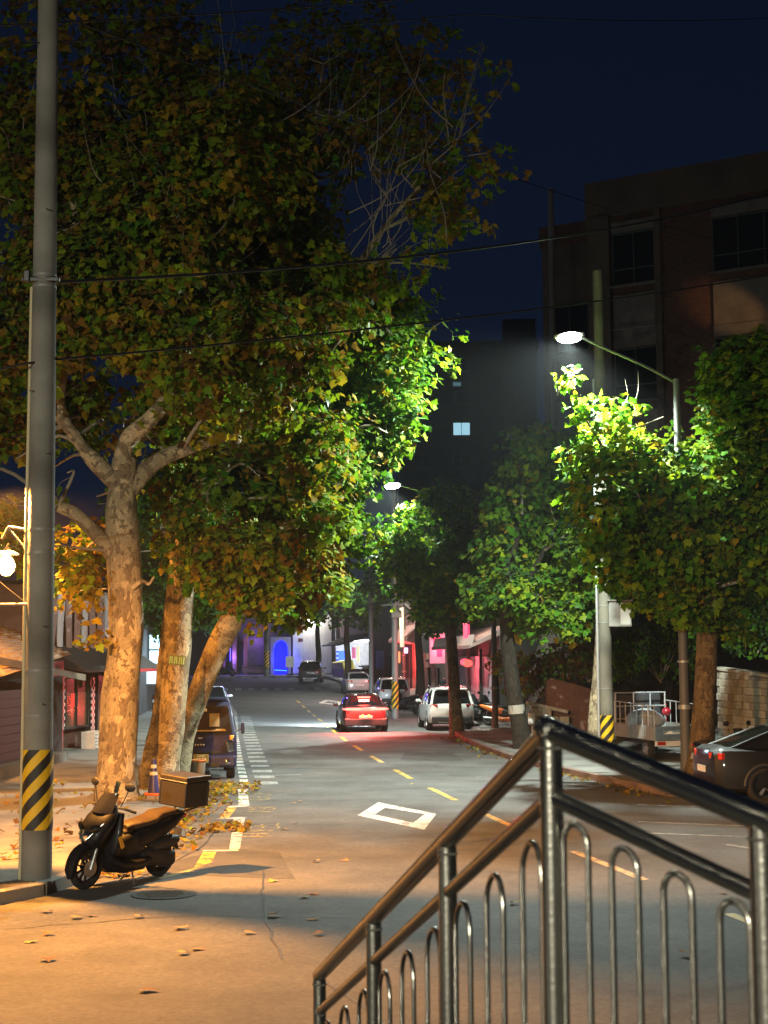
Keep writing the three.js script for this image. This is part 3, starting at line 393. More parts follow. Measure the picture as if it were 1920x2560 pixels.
makeTree({ seed: 41, label: 'plane tree with a thin reddish trunk beside the parked white car', base: [2.65, FOOT, -57.8], D: 58, bark: M.barkBrown, leaf: 0.18, palette: GRN, density: 52, gap: 0.28, deep: 1.4,
  trunk: [[2.65, 0, -57.8], [2.6, 1.2, -57.8], [2.5, 3.2, -57.8], [2.42, 5, -57.9], [2.4, 6.5, -58]], radii: [0.3, 0.23, 0.2, 0.18, 0.13], limbs: [[[[2.42, 5, -57.9], [1.5, 6.3, -57.6], [0.7, 7.3, -57.5]], [0.12, 0.08, 0.02]], [[[2.42, 5.2, -57.9], [3.2, 6.4, -58], [3.6, 7.8, -58]], [0.12, 0.08, 0.02]]],
  blobs: [[0.4, 7.6, 0.9], [1.2, 8.1, 0.9], [2.3, 8.3, 1.1], [3.5, 8.3, 1.1], [1.2, 6.4, 1.2], [2.8, 6.5, 1.4], [0.8, 5.4, 0.7], [2.2, 5, 0.85], [3.8, 6.4, 1.1], [0.2, 6.5, 0.8], [1.5, 4.6, 0.7, 1, 0.6], [3.1, 4.7, 0.8, 1, 0.6], [4.3, 5.2, 1]] });
makeTree({ seed: 43, label: 'plane tree with a dark trunk and a pale band round it', base: [4.1, FOOT, -46.5], D: 46.5, bark: M.barkShaded, leaf: 0.18, palette: GRN, density: 52, gap: 0.28, deep: 1.4,
  trunk: [[4.12, 0, -46.5], [4.02, 0.8, -46.5], [3.86, 1.8, -46.5], [3.68, 3.85, -46.5], [3.8, 5.6, -46.6], [4.2, 7.2, -46.7]], radii: [0.31, 0.26, 0.23, 0.2, 0.16, 0.1], limbs: [[[[3.7, 4.4, -46.5], [4.5, 5.5, -46.3], [5.2, 6.8, -46.2]], [0.13, 0.09, 0.03]]],
  blobs: [[4.5, 9, 1], [4.2, 7.6, 1.2], [5.3, 6.9, 1.4], [3.8, 6.2, 1.2], [5, 5.3, 1.4], [3.2, 4.9, 0.85], [4.4, 4.2, 0.75], [5.9, 4.6, 1], [5.2, 8.4, 1], [4, 4.9, 0.9, 1, 0.8], [5, 3.9, 0.7, 1, 0.8], [5.6, 3.9, 0.6, 1, 0.9], [6.2, 6.1, 1.1]] });
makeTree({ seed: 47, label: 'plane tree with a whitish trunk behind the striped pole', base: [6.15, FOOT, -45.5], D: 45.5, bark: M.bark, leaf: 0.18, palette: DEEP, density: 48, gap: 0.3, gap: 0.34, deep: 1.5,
  trunk: [[6.1, 0, -45.3], [6.2, 1.4, -45.3], [6.38, 3.1, -45.4], [6.5, 5, -45.5], [6.6, 6.6, -45.6]], radii: [0.3, 0.24, 0.21, 0.19, 0.12], limbs: [[[[6.5, 5, -45.5], [7.2, 6, -45.7], [7.8, 7.6, -45.8]], [0.13, 0.09, 0.03]]],
  blobs: [[6.5, 8.6, 1.3], [6.3, 6.6, 1.3], [7.5, 5.8, 1.3], [6.9, 4.8, 0.9], [7.9, 7.8, 1.3], [9.4, 6.2, 1.4], [9.2, 8, 1.3]] });
makeTree({ seed: 53, label: 'plane tree with the brightest leaves, right under the near street lamp', base: [7.2, FOOT, -35.5], D: 35.5, bark: M.barkBrown, leaf: 0.17, palette: { ...GRN, lime: 3, yellow: 0.9 }, density: 66, gap: 0.26, deep: 1.3,
  trunk: [[7.12, 0, -35.5], [7.22, 0.8, -35.5], [7.36, 2.5, -35.5], [7.43, 3.9, -35.5], [7.4, 5.4, -35.5], [7.3, 6.8, -35.6]], radii: [0.36, 0.28, 0.25, 0.23, 0.19, 0.12], limbs: [[[[7.43, 4.4, -35.5], [6.4, 5.8, -35.3], [5.4, 7.2, -35.3], [4.6, 8.5, -35.3]], [0.13, 0.1, 0.06, 0.02]], [[[7.4, 5, -35.5], [8, 6.6, -35.6], [8.2, 8.6, -35.6]], [0.13, 0.09, 0.03]]],
  blobs: [[4.3, 9.25, 0.28, 1, 0.4], [4.55, 8.7, 0.36, 1, 0.4], [4.45, 7.6, 0.65, 1, 0.3], [5.4, 8.2, 0.7, 1, 0.4], [5.5, 6.9, 1.1], [6.5, 8.4, 0.8], [6.6, 7.2, 1.2], [7.5, 8.4, 0.9], [7.6, 7, 1.2], [8.3, 8.6, 1.1], [8.2, 9.7, 0.8], [8.7, 7.3, 1.1], [6.1, 5.8, 1.1], [5, 6.3, 0.75], [7.2, 5.5, 1.2], [8.3, 5.9, 1.1], [6.6, 4.5, 0.85], [7.8, 4.4, 0.75], [5.6, 4.9, 0.65], [8.8, 4.6, 1], [8.1, 3.5, 0.4], [6.9, 3.8, 0.35], [5.1, 5.6, 0.8, 1, 0.5], [5, 7.2, 0.8, 1, 0.4], [4.75, 6.4, 0.6, 1, 0.6], [5.6, 8, 0.7], [6.6, 4.1, 0.45, 1, 0.8], [7.3, 4, 0.5, 1, 0.8], [8.9, 9.6, 0.9], [9.2, 5.6, 1.1], [9.9, 6.6, 1.3], [9.8, 8.6, 1.2]],
  shoots: [[5.6, 8.4, -35.3, 0.02, 0.9, 0], [5.9, 8.5, -35.4, 0.05, 1, 0]] });
// further down the street
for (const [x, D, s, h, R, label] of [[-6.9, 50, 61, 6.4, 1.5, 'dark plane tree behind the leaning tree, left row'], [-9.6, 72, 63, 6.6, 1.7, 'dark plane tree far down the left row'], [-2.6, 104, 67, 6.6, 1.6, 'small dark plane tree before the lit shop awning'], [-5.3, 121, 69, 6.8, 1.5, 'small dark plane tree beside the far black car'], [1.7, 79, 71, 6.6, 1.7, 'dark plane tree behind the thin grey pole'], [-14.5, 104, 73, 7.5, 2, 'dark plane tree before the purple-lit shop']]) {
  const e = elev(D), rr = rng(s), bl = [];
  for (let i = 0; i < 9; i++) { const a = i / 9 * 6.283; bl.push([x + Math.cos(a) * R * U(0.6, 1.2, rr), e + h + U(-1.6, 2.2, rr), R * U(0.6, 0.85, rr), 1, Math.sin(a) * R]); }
  makeTree({ seed: s, label, base: onFoot(x, D), D, bark: M.barkShaded, leaf: 0.23, palette: DEEP, density: 27, trunk: [[x, e, -D], [x + 0.1, e + 2, -D], [x, e + 4, -D], [x + 0.1, e + h, -D]], radii: [0.28, 0.22, 0.18, 0.08], blobs: bl });
}
lone('trunk_band', lathe([[0.252, -0.13], [0.25, 0.13], [0.244, 0.13], [0.246, -0.13]], 3.93, 1.32, -46.5, { n: 24, rz: 0.08 }), mat({ color: C(0.3, 0.28, 0.24), roughness: 0.9 }), 'pale band tied round the dark trunk', 'band');

// ---------------------------------------------------------------- stainless stair railing in the foreground
M.weld = mat({ color: C(0.2, 0.19, 0.17), metalness: 0.8, roughness: 0.55, bumpMap: rep(T.noiseB, 30), bumpScale: 0.002 });
{
  const g = thing('stair_railing', 'polished stainless steel stair railing with looped balusters in the foreground', 'railing');
  const A = V3(0.425, 2.705, -4), B = V3(-0.315, 1.435, -7.3), Rr = V3(0.83, 2.535, -3.45), Q = Rr.clone().add(Rr.clone().sub(A).multiplyScalar(1.6)), H = 1.13;
  const at = (P, S, t, dy = 0) => { const v = P.clone().lerp(S, t); return [v.x, v.y + dy, v.z]; };
  const post = (v) => mesh('post', [cyl(0.03, 0.03, H, v[0], v[1] - H / 2, v[2], { n: 28 }), cyl(0.055, 0.055, 0.02, v[0], v[1] - H + 0.01, v[2], { n: 24 })], M.steel, g);
  const ts = [0.31, 0.645, 1];
  post(at(A, B, 0)); ts.forEach((t) => post(at(A, B, t))); post(at(A, Q, 1 / 2.6)); post(at(A, Q, 1));
  const rail = (n, P, S, dy, r, e = 0) => { const d = S.clone().sub(P).normalize().multiplyScalar(e), a = P.clone().sub(d), b = S.clone().add(d); mesh(n, [bar([a.x, a.y + dy, a.z], [b.x, b.y + dy, b.z], r, 32), sph(r, a.x, a.y + dy, a.z), sph(r, b.x, b.y + dy, b.z)], M.steel, g); };
  rail('top_rail', A, B, 0, 0.031, 0.012); rail('top_rail', A, Q, 0.004, 0.032, 0.02);
  rail('middle_rail', A, B, -0.165, 0.021); rail('middle_rail', A, Q, -0.165, 0.022);
  rail('bottom_rail', A, B, -1.02, 0.018); rail('bottom_rail', A, Q, -1.02, 0.018);
  const loop = (P, S, t0, t1) => { const a = V3(...at(P, S, t0)), b = V3(...at(P, S, t1)), w = Math.hypot(b.x - a.x, b.z - a.z) / 2, top = Math.min(a.y, b.y) - 0.187 - w * 0.45, pts = [[a.x, a.y - 1.03, a.z], [a.x, top - w, a.z]];
    const c = []; for (let i = 0; i <= 14; i++) { const k = Math.PI * (1 - i / 14), f = 0.5 + 0.5 * Math.cos(k); c.push(V3(lerp(a.x, b.x, f), top - w * 0.9 + Math.sin(k) * w * 1.15 + 0.5 * (a.y - b.y) * (1 - 2 * f) * Math.sin(k) * 0.5, lerp(a.z, b.z, f))); }
    const p = new THREE.CurvePath(); p.add(new THREE.LineCurve3(V3(...pts[0]), c[0])); p.add(new THREE.CatmullRomCurve3(c)); p.add(new THREE.LineCurve3(c[c.length - 1], V3(b.x, b.y - 1.03, b.z)));
    mesh('baluster', new THREE.TubeGeometry(p, 90, 0.0085, 10), M.steel, g); };
  let t0 = 0; for (const t1 of ts) { const n = 3, s = (t1 - t0) / n; for (let i = 0; i < n; i++) loop(A, B, t0 + s * (i + 0.26), t0 + s * (i + 0.74)); t0 = t1; }
  for (let i = 0; i < 4; i++) { const s = (1 / 2.6) / 4; loop(A, Q, s * (i + 0.24), s * (i + 0.76)); }
  for (let i = 0; i < 5; i++) { const s = (1 - 1 / 2.6) / 5; loop(A, Q, 1 / 2.6 + s * (i + 0.24), 1 / 2.6 + s * (i + 0.76)); }
  for (const [P, S, t] of [[A, B, 0], [A, B, 0.31], [A, B, 0.645], [A, B, 1], [A, Q, 1 / 2.6]]) { const v = at(P, S, t); mesh('weld_collar', [tor(0.0315, 0.004, v[0], v[1] - 0.04, v[2], { rx: Math.PI / 2, n: 6, m: 24 })], M.weld, g); const d = S.clone().sub(P).normalize(), e = t > 0.9 && S === B ? -1 : 1, qv = new THREE.Quaternion().setFromUnitVectors(V3(0, 0, 1), d), c = new THREE.TorusGeometry(0.0235, 0.0035, 6, 22); c.applyQuaternion(qv); c.translate(v[0] + d.x * 0.032 * e, v[1] - 0.165 + d.y * 0.032 * e, v[2] + d.z * 0.032 * e); mesh('weld_collar', c, M.weld, g); }
  // the concrete steps that carry it, below the picture
  const st = thing('stairway', 'concrete steps under the steel railing', 'stairs');
  mesh('landing', box(2.6, 1.42, 5.6, 0.2, 0.71, -1.25, { r: 0.015 }), M.concrete, st);
  const dir = B.clone().sub(A).setY(0), turn = Math.atan2(dir.x, dir.z);
  for (let i = 0; i < 9; i++) { const t = (i + 0.5) / 9, v = A.clone().lerp(B, t), y = v.y - H - 0.02; mesh('step', box(1.7, Math.max(0.12, y), 0.39, v.x - 0.72, Math.max(0.12, y) / 2, v.z - 0.06, { ry: turn, r: 0.012 }), M.concrete, st); }
}

// ---------------------------------------------------------------- overhead cables
function cableRun(label, pts, r = 0.014, sag = 0.25) {
  const out = []; for (let i = 1; i < pts.length; i++) { const a = pts[i - 1], b = pts[i]; for (let k = i > 1 ? 1 : 0; k <= 10; k++) { const t = k / 10; out.push([lerp(a[0], b[0], t), lerp(a[1], b[1], t) - sag * 4 * t * (1 - t), lerp(a[2], b[2], t)]); } }
  return lone('overhead_cable', tube(out, r, out.length * 3, 6), M.cable, label, 'cable', 'overhead cables');
}
cableRun('thick cable slung from the dark clamp on the near pole across the tree', [[-4.4, 7.8, -19.7], [9.3, 13.9, -36]], 0.022, 0.35);
cableRun('cable passing just above the bright street lamp', [[-9, 5.8, -18], [-4.45, 6.75, -19.65], [9.2, 11.9, -36]], 0.016, 0.12);
cableRun('thin cable crossing the very top of the view', [[-8, 9.6, -16], [1.1, 14.45, -26], [8, 18, -33]], 0.012, 0.1);
cableRun('thin cable close below the topmost one', [[-8, 9.4, -16], [1.6, 14.1, -26], [9, 17, -33]], 0.01, 0.1);
cableRun('thin cable running to the tall building over its windows', [[-4.4, 11.5, -19.8], [18, 22.5, -73]], 0.014, 0.3);
for (const [i, l] of ['upper of three slack wires left of the lit window', 'middle of three slack wires left of the lit window', 'lowest of three slack wires left of the lit window'].entries()) cableRun(l, [[0.5, 9.6 - i * 0.55, -73], [9.5, 21 - i * 1.6, -100]], 0.016, 0.4);
cableRun('bundle of far wires over the road before the shops', [[0.46, 5.6, -73], [-6, 6.2, -90], [-14, 8.5, -110]], 0.03, 0.35);
cableRun('second bundle of far wires over the road', [[0.46, 6.2, -73], [-9, 6.7, -100]], 0.02, 0.5);

// ---------------------------------------------------------------- vehicles
const paintMat = (r, g, b, o = {}) => mat({ color: C(r, g, b), roughness: 0.35, clearcoat: 1, clearcoatRoughness: 0.06, ...o });
M.rim = mat({ color: C(0.45, 0.45, 0.46), metalness: 0.9, roughness: 0.35 });
M.tailRed = mat({ color: C(0.35, 0.012, 0.01), roughness: 0.15, clearcoat: 1 });
M.lensClear = mat({ color: C(0.5, 0.51, 0.52), roughness: 0.12, metalness: 1 });
M.plate = mat({ color: C(0.6, 0.6, 0.57), roughness: 0.4 });
M.bumper = mat({ color: C(0.02, 0.02, 0.021), roughness: 0.6 });
function wheel(parent, x, y, z, r, w) { // thing > wheel > tyre, rim
  const g = new THREE.Group(); g.name = 'wheel'; g.position.set(x, y, z); parent.add(g);
  mesh('tyre', lathe([[r * 0.62, -w / 2], [r * 0.93, -w / 2], [r, -w * 0.36], [r, w * 0.36], [r * 0.93, w / 2], [r * 0.62, w / 2], [r * 0.62, -w / 2]], 0, 0, 0, { rz: Math.PI / 2, n: 36 }), M.rubber, g);
  const s = Math.sign(x) || 1, sp = [lathe([[r * 0.63, -w * 0.4], [r * 0.63, w * 0.46], [r * 0.57, w * 0.4], [r * 0.57, -w * 0.4]], 0, 0, 0, { rz: -s * Math.PI / 2, n: 30 }), cyl(r * 0.16, r * 0.14, w * 0.4, s * w * 0.2, 0, 0, { rz: Math.PI / 2 })];
  for (let i = 0; i < 5; i++) sp.push(put(box(0.03, r * 0.5, r * 0.16, s * w * 0.32, r * 0.34, 0), 0, 0, 0, { rx: i / 5 * 6.283 }));
  mesh('rim', sp, M.rim, g);
}
const sect = (st, f) => loft(st.map(f), { crease: 0.6 });
/* a car, front towards +z, base at the road. lower: [z, half width, bottom, top]; cabin: [z, half width at belt, half width at roof, belt, roof] */
function car(o) {
  const g = thing(o.name || 'parked_car', o.label, 'car', o.pos, o.turn, o.group), P = o.paint;
  const lower = sect(o.lower, ([z, w, b, t]) => { const c = [[w * 0.8, b], [w * 0.96, b + 0.06], [w, b + (t - b) * 0.35], [w * 0.985, b + (t - b) * 0.62], [w * 0.94, t - 0.05], [w * 0.84, t], [w * 0.4, t + 0.02]]; return [...c.map(([x, y]) => [x, y, z]), ...c.slice().reverse().map(([x, y]) => [-x, y, z])]; });
  mesh('body', lower, P, g);
  const cab = (k, grow = 0) => { const [z, wb, wt, b, t] = k; return [[wb + grow, b], [lerp(wb, wt, 0.55) + 0.025 + grow, lerp(b, t, 0.6)], [wt + grow, t - 0.05 + grow], [wt * 0.82, t + grow], [wt * 0.4, t + 0.018 + grow], [-wt * 0.4, t + 0.018 + grow], [-wt * 0.82, t + grow], [-wt - grow, t - 0.05 + grow], [-lerp(wb, wt, 0.55) - 0.025 - grow, lerp(b, t, 0.6)], [-wb - grow, b]].map(([x, y]) => [x, y, z]); };
  mesh('window_glass', loft(o.cabin.map((k) => cab(k)), { crease: 0.5 }), M.darkGlass, g);
  const mid = o.cabin.slice(o.roof?.[0] ?? 1, o.roof?.[1] ?? -1);
  mesh('roof', loft(mid.map((k) => { const c = cab(k, 0.008).slice(2, 8); return [...c, ...c.slice().reverse().map(([x, y, z]) => [x * 0.97, y - 0.035, z])]; }), { crease: 0.5 }), P, g);
  for (const s of [-1, 1]) for (const [i, j, r] of o.pillars) { const a = o.cabin[i], b = o.cabin[j]; mesh('pillar', bar([s * (a[1] - 0.0), a[3] - 0.02, a[0]], [s * (b[2] + 0.006), b[4] - 0.05, b[0]], r, 8, r * 0.8), P, g); }
  const r = o.wheelR || 0.33; for (const z of o.axles) for (const s of [-1, 1]) wheel(g, s * (o.half - 0.11), r, z, r, 0.22);
  for (const z of o.axles) for (const s of [-1, 1]) mesh('wheel_arch', put(new THREE.TorusGeometry(r + 0.045, 0.04, 8, 24, Math.PI), s * (o.half - 0.035), r, z, { ry: Math.PI / 2 }), M.bumper, g);
  for (const s of [-1, 1]) mesh('mirror', [box(0.2, 0.13, 0.09, s * (o.half + 0.08), o.mirror[0], o.mirror[1], { r: 0.04 }), box(0.12, 0.03, 0.05, s * (o.half - 0.02), o.mirror[0] - 0.05, o.mirror[1])], o.mirrorMat || P, g);
  return g;
}
const SEDAN = { half: 0.92, wheelR: 0.34, axles: [-1.42, 1.4], mirror: [1.0, 0.62],
  lower: [[-2.36, 0.6, 0.42, 0.8], [-2.33, 0.78, 0.32, 0.95], [-2.15, 0.89, 0.24, 1.03], [-1.4, 0.93, 0.2, 1.02], [0, 0.92, 0.2, 0.95], [1, 0.92, 0.2, 0.93], [1.7, 0.9, 0.22, 0.84], [2.15, 0.82, 0.25, 0.74], [2.33, 0.62, 0.32, 0.6]],
  cabin: [[-2.05, 0.72, 0.66, 1.0, 1.04], [-1.15, 0.8, 0.6, 0.99, 1.38], [-0.5, 0.83, 0.6, 0.97, 1.46], [0.15, 0.84, 0.6, 0.95, 1.45], [1.25, 0.78, 0.68, 0.93, 0.96]], roof: [1, 4], pillars: [[0, 1, 0.05], [2, 2, 0.03], [4, 3, 0.035]] };
const SUV = { half: 0.93, wheelR: 0.36, axles: [-1.38, 1.38], mirror: [1.12, 0.75],
  lower: [[-2.28, 0.76, 0.5, 0.95], [-2.24, 0.87, 0.38, 1.04], [-2.0, 0.92, 0.28, 1.06], [-1.3, 0.94, 0.26, 1.05], [0, 0.93, 0.26, 1.03], [1, 0.93, 0.26, 1.03], [1.75, 0.91, 0.28, 0.97], [2.15, 0.84, 0.32, 0.86], [2.28, 0.66, 0.42, 0.7]],
  cabin: [[-2.16, 0.82, 0.76, 1.04, 1.08], [-1.9, 0.84, 0.68, 1.04, 1.58], [-1.0, 0.85, 0.68, 1.03, 1.67], [0.1, 0.85, 0.67, 1.02, 1.66], [0.45, 0.84, 0.66, 1.02, 1.6], [1.35, 0.8, 0.7, 1.02, 1.05]], roof: [1, 5], pillars: [[0, 1, 0.06], [2, 2, 0.04], [3, 3, 0.03], [5, 4, 0.04]] };
function suvRear(g, lit) {
  for (const s of [-1, 1]) mesh('tail_light', box(0.3, 0.13, 0.12, s * 0.7, 0.98, -2.2, { r: 0.03, ry: -s * 0.35 }), M.tailRed, g);
  mesh('rear_bumper', [box(1.62, 0.3, 0.2, 0, 0.42, -2.22, { r: 0.06 })], M.bumper, g);
  mesh('skid_plate', box(1.1, 0.08, 0.06, 0, 0.36, -2.33, { r: 0.02 }), M.lensClear, g);
  mesh('licence_plate', box(0.52, 0.115, 0.02, 0, 0.78, -2.3), M.plate, g);
  mesh('spoiler', box(1.28, 0.05, 0.22, 0, 1.63, -1.98, { r: 0.02, rx: -0.12 }), g.children[0].material, g);
  mesh('rear_wiper', bar([0.02, 1.12, -2.17], [-0.42, 1.2, -2.13], 0.012), M.bumper, g);
  for (const s of [-1, 1]) mesh('roof_rail', bar([s * 0.62, 1.7, -1.7], [s * 0.62, 1.7, 0.2], 0.016), M.lensClear, g);
}
// red-lit saloon driving away
{
  const D = 62.6, g = car({ ...SEDAN, name: 'moving_car', label: 'car driving away with a glowing red brake light bar', pos: onRoad(-0.98, D), turn: heading(D), paint: paintMat(0.05, 0.005, 0.006) });
  M.brake = mat({ color: C(0.3, 0.01, 0.01), emissive: C(1, 0.13, 0.09), emissiveIntensity: 9 });
  M.brakeHot = mat({ color: C(0.3, 0.01, 0.01), emissive: C(1, 0.11, 0.08), emissiveIntensity: 7 });
  mesh('brake_light_bar', [box(1.56, 0.1, 0.05, 0, 0.9, -2.35, { r: 0.02 }), box(0.26, 0.05, 0.2, 0.74, 0.9, -2.25, { r: 0.02, ry: 0.55 }), box(0.26, 0.05, 0.2, -0.74, 0.9, -2.25, { r: 0.02, ry: -0.55 })], M.brakeHot, g);
  mesh('tail_panel', box(1.5, 0.22, 0.03, 0, 0.84, -2.335, { r: 0.012 }), mat({ color: C(0.3, 0.01, 0.012), roughness: 0.2 }), g);
  mesh('high_brake_light', box(0.5, 0.07, 0.04, 0, 1.33, -1.4, { r: 0.015, rx: 0.5 }), M.brakeHot, g);
  mesh('rear_window', loft([[[-0.58, 1.05, -2.02], [0.58, 1.05, -2.02], [0.58, 1.06, -1.99], [-0.58, 1.06, -1.99]], [[-0.5, 1.39, -1.2], [0.5, 1.39, -1.2], [0.5, 1.41, -1.18], [-0.5, 1.41, -1.18]]]), mat({ color: C(0.05, 0.006, 0.006), roughness: 0.12 }), g);
  mesh('rear_bumper', box(1.7, 0.3, 0.14, 0, 0.4, -2.3, { r: 0.06 }), M.bumper, g);
  mesh('licence_plate', box(0.52, 0.115, 0.02, 0, 0.6, -2.39), M.plate, g);
  M.plateLamp = mat({ color: C(0.5, 0.45, 0.1), emissive: C(1, 0.86, 0.12), emissiveIntensity: 1.6 });
  for (const s of [-1, 1]) mesh('plate_lamp', sph(0.055, s * 0.12, 0.63, -2.4, 1.2, 0.9, 0.4), M.plateLamp, g);
  for (let i = 0; i < 5; i++) mesh('letter', box(0.045, 0.035, 0.01, -0.16 + i * 0.08, 0.9, -2.378), M.tailRed, g);
  for (const s of [-1, 1]) { mesh('headlight', box(0.34, 0.1, 0.1, s * 0.62, 0.66, 2.24, { r: 0.03, ry: s * 0.3 }), mat({ color: C(0.7, 0.75, 0.8), emissive: C(0.8, 0.93, 1), emissiveIntensity: 20 }), g);
    const l = new THREE.SpotLight(C(0.72, 0.9, 1), 900, 0, 0.65, 0.5, 2); l.position.set(s * 0.62, 0.66, 2.34); l.target.position.set(s * 1 + 3.4, -0.9, 10); l.castShadow = true; l.shadow.radius = 3; l.name = 'headlight_beam'; g.add(l, l.target); }
  const rl = new THREE.RectAreaLight(C(1, 0.07, 0.045), 1500, 1.5, 0.07); rl.position.set(0, 0.9, -2.42); rl.lookAt(0, 0.4, -6); rl.name = 'brake_glow'; g.add(rl);
  rl.rotation.set(0, 0, 0); rl.rotation.y = 0; rl.rotation.x = -1.0; // its light leaves along its own -z, towards the road behind
  const hl = new THREE.RectAreaLight(C(1, 0.07, 0.045), 260, 0.42, 0.05); hl.position.set(0, 1.33, -1.5); hl.rotation.x = -0.4; hl.name = 'high_brake_glow'; g.add(hl);
}
{
  const w = car({ ...SUV, label: 'white car with roof rails parked behind the reddish trunk', pos: onRoad(2.42, 63.2), turn: heading(63), paint: paintMat(0.72, 0.7, 0.66), group: 'cars parked along the street' }); suvRear(w);
  const s2 = car({ ...SUV, label: 'white car parked further on, behind the thin striped pole', pos: onRoad(0.28, 88), turn: heading(88), paint: paintMat(0.62, 0.62, 0.63), group: 'cars parked along the street' }); suvRear(s2);
  const s3 = car({ ...SEDAN, label: 'silver car partly behind the red-lit moving car', pos: onRoad(-1.95, 104), turn: heading(104), paint: paintMat(0.4, 0.4, 0.41), group: 'cars parked along the street' });
  for (const s of [-1, 1]) mesh('tail_light', box(0.36, 0.14, 0.1, s * 0.66, 0.88, -2.28, { r: 0.03, ry: -s * 0.3 }), mat({ color: C(0.5, 0.05, 0.03), roughness: 0.2 }), s3);
  mesh('licence_plate', box(0.52, 0.115, 0.02, 0, 0.62, -2.38), M.plate, s3);
  const s4 = car({ ...SUV, label: 'black car parked far off before the white wall', pos: onRoad(-5.75, 120.5), turn: heading(112) - 0.12, paint: paintMat(0.012, 0.011, 0.012), group: 'cars parked along the street' }); suvRear(s4);
  const s5 = car({ ...SEDAN, label: 'pale car facing the viewer behind the blue truck', pos: onRoad(-9.05, 80.5), turn: heading(80) + Math.PI, paint: paintMat(0.5, 0.53, 0.52), group: 'cars parked along the street' });
  for (const s of [-1, 1]) mesh('headlight', box(0.34, 0.13, 0.12, s * 0.64, 0.66, 2.2, { r: 0.04, ry: s * 0.35 }), M.lensClear, s5);
  mesh('grille', box(0.9, 0.16, 0.05, 0, 0.56, 2.3, { r: 0.03 }), M.bumper, s5); mesh('licence_plate', box(0.52, 0.115, 0.02, 0, 0.42, 2.36), M.plate, s5);
  const s6 = car({ ...SEDAN, label: 'black saloon seen from its side before the block wall', pos: onFoot(8.35, 29.6), turn: Math.PI / 2 + 0.06, paint: paintMat(0.003, 0.0025, 0.0025, { roughness: 0.55, specularIntensity: 0.5, clearcoat: 0.2, clearcoatRoughness: 0.04 }), group: 'cars parked along the street' });
  for (const s of [-1, 1]) { mesh('tail_light', box(0.4, 0.13, 0.14, s * 0.66, 0.88, -2.24, { r: 0.03, ry: -s * 0.35 }), mat({ color: C(0.5, 0.03, 0.02), roughness: 0.12, clearcoat: 1 }), s6); mesh('door_handle', [box(0.03, 0.03, 0.2, s * 0.945, 0.82, -0.75, { r: 0.01 }), box(0.03, 0.03, 0.2, s * 0.94, 0.82, 0.3, { r: 0.01 })], M.chrome, s6); }
  mesh('licence_plate', box(0.52, 0.115, 0.02, 0, 0.62, -2.38), M.plate, s6);
}
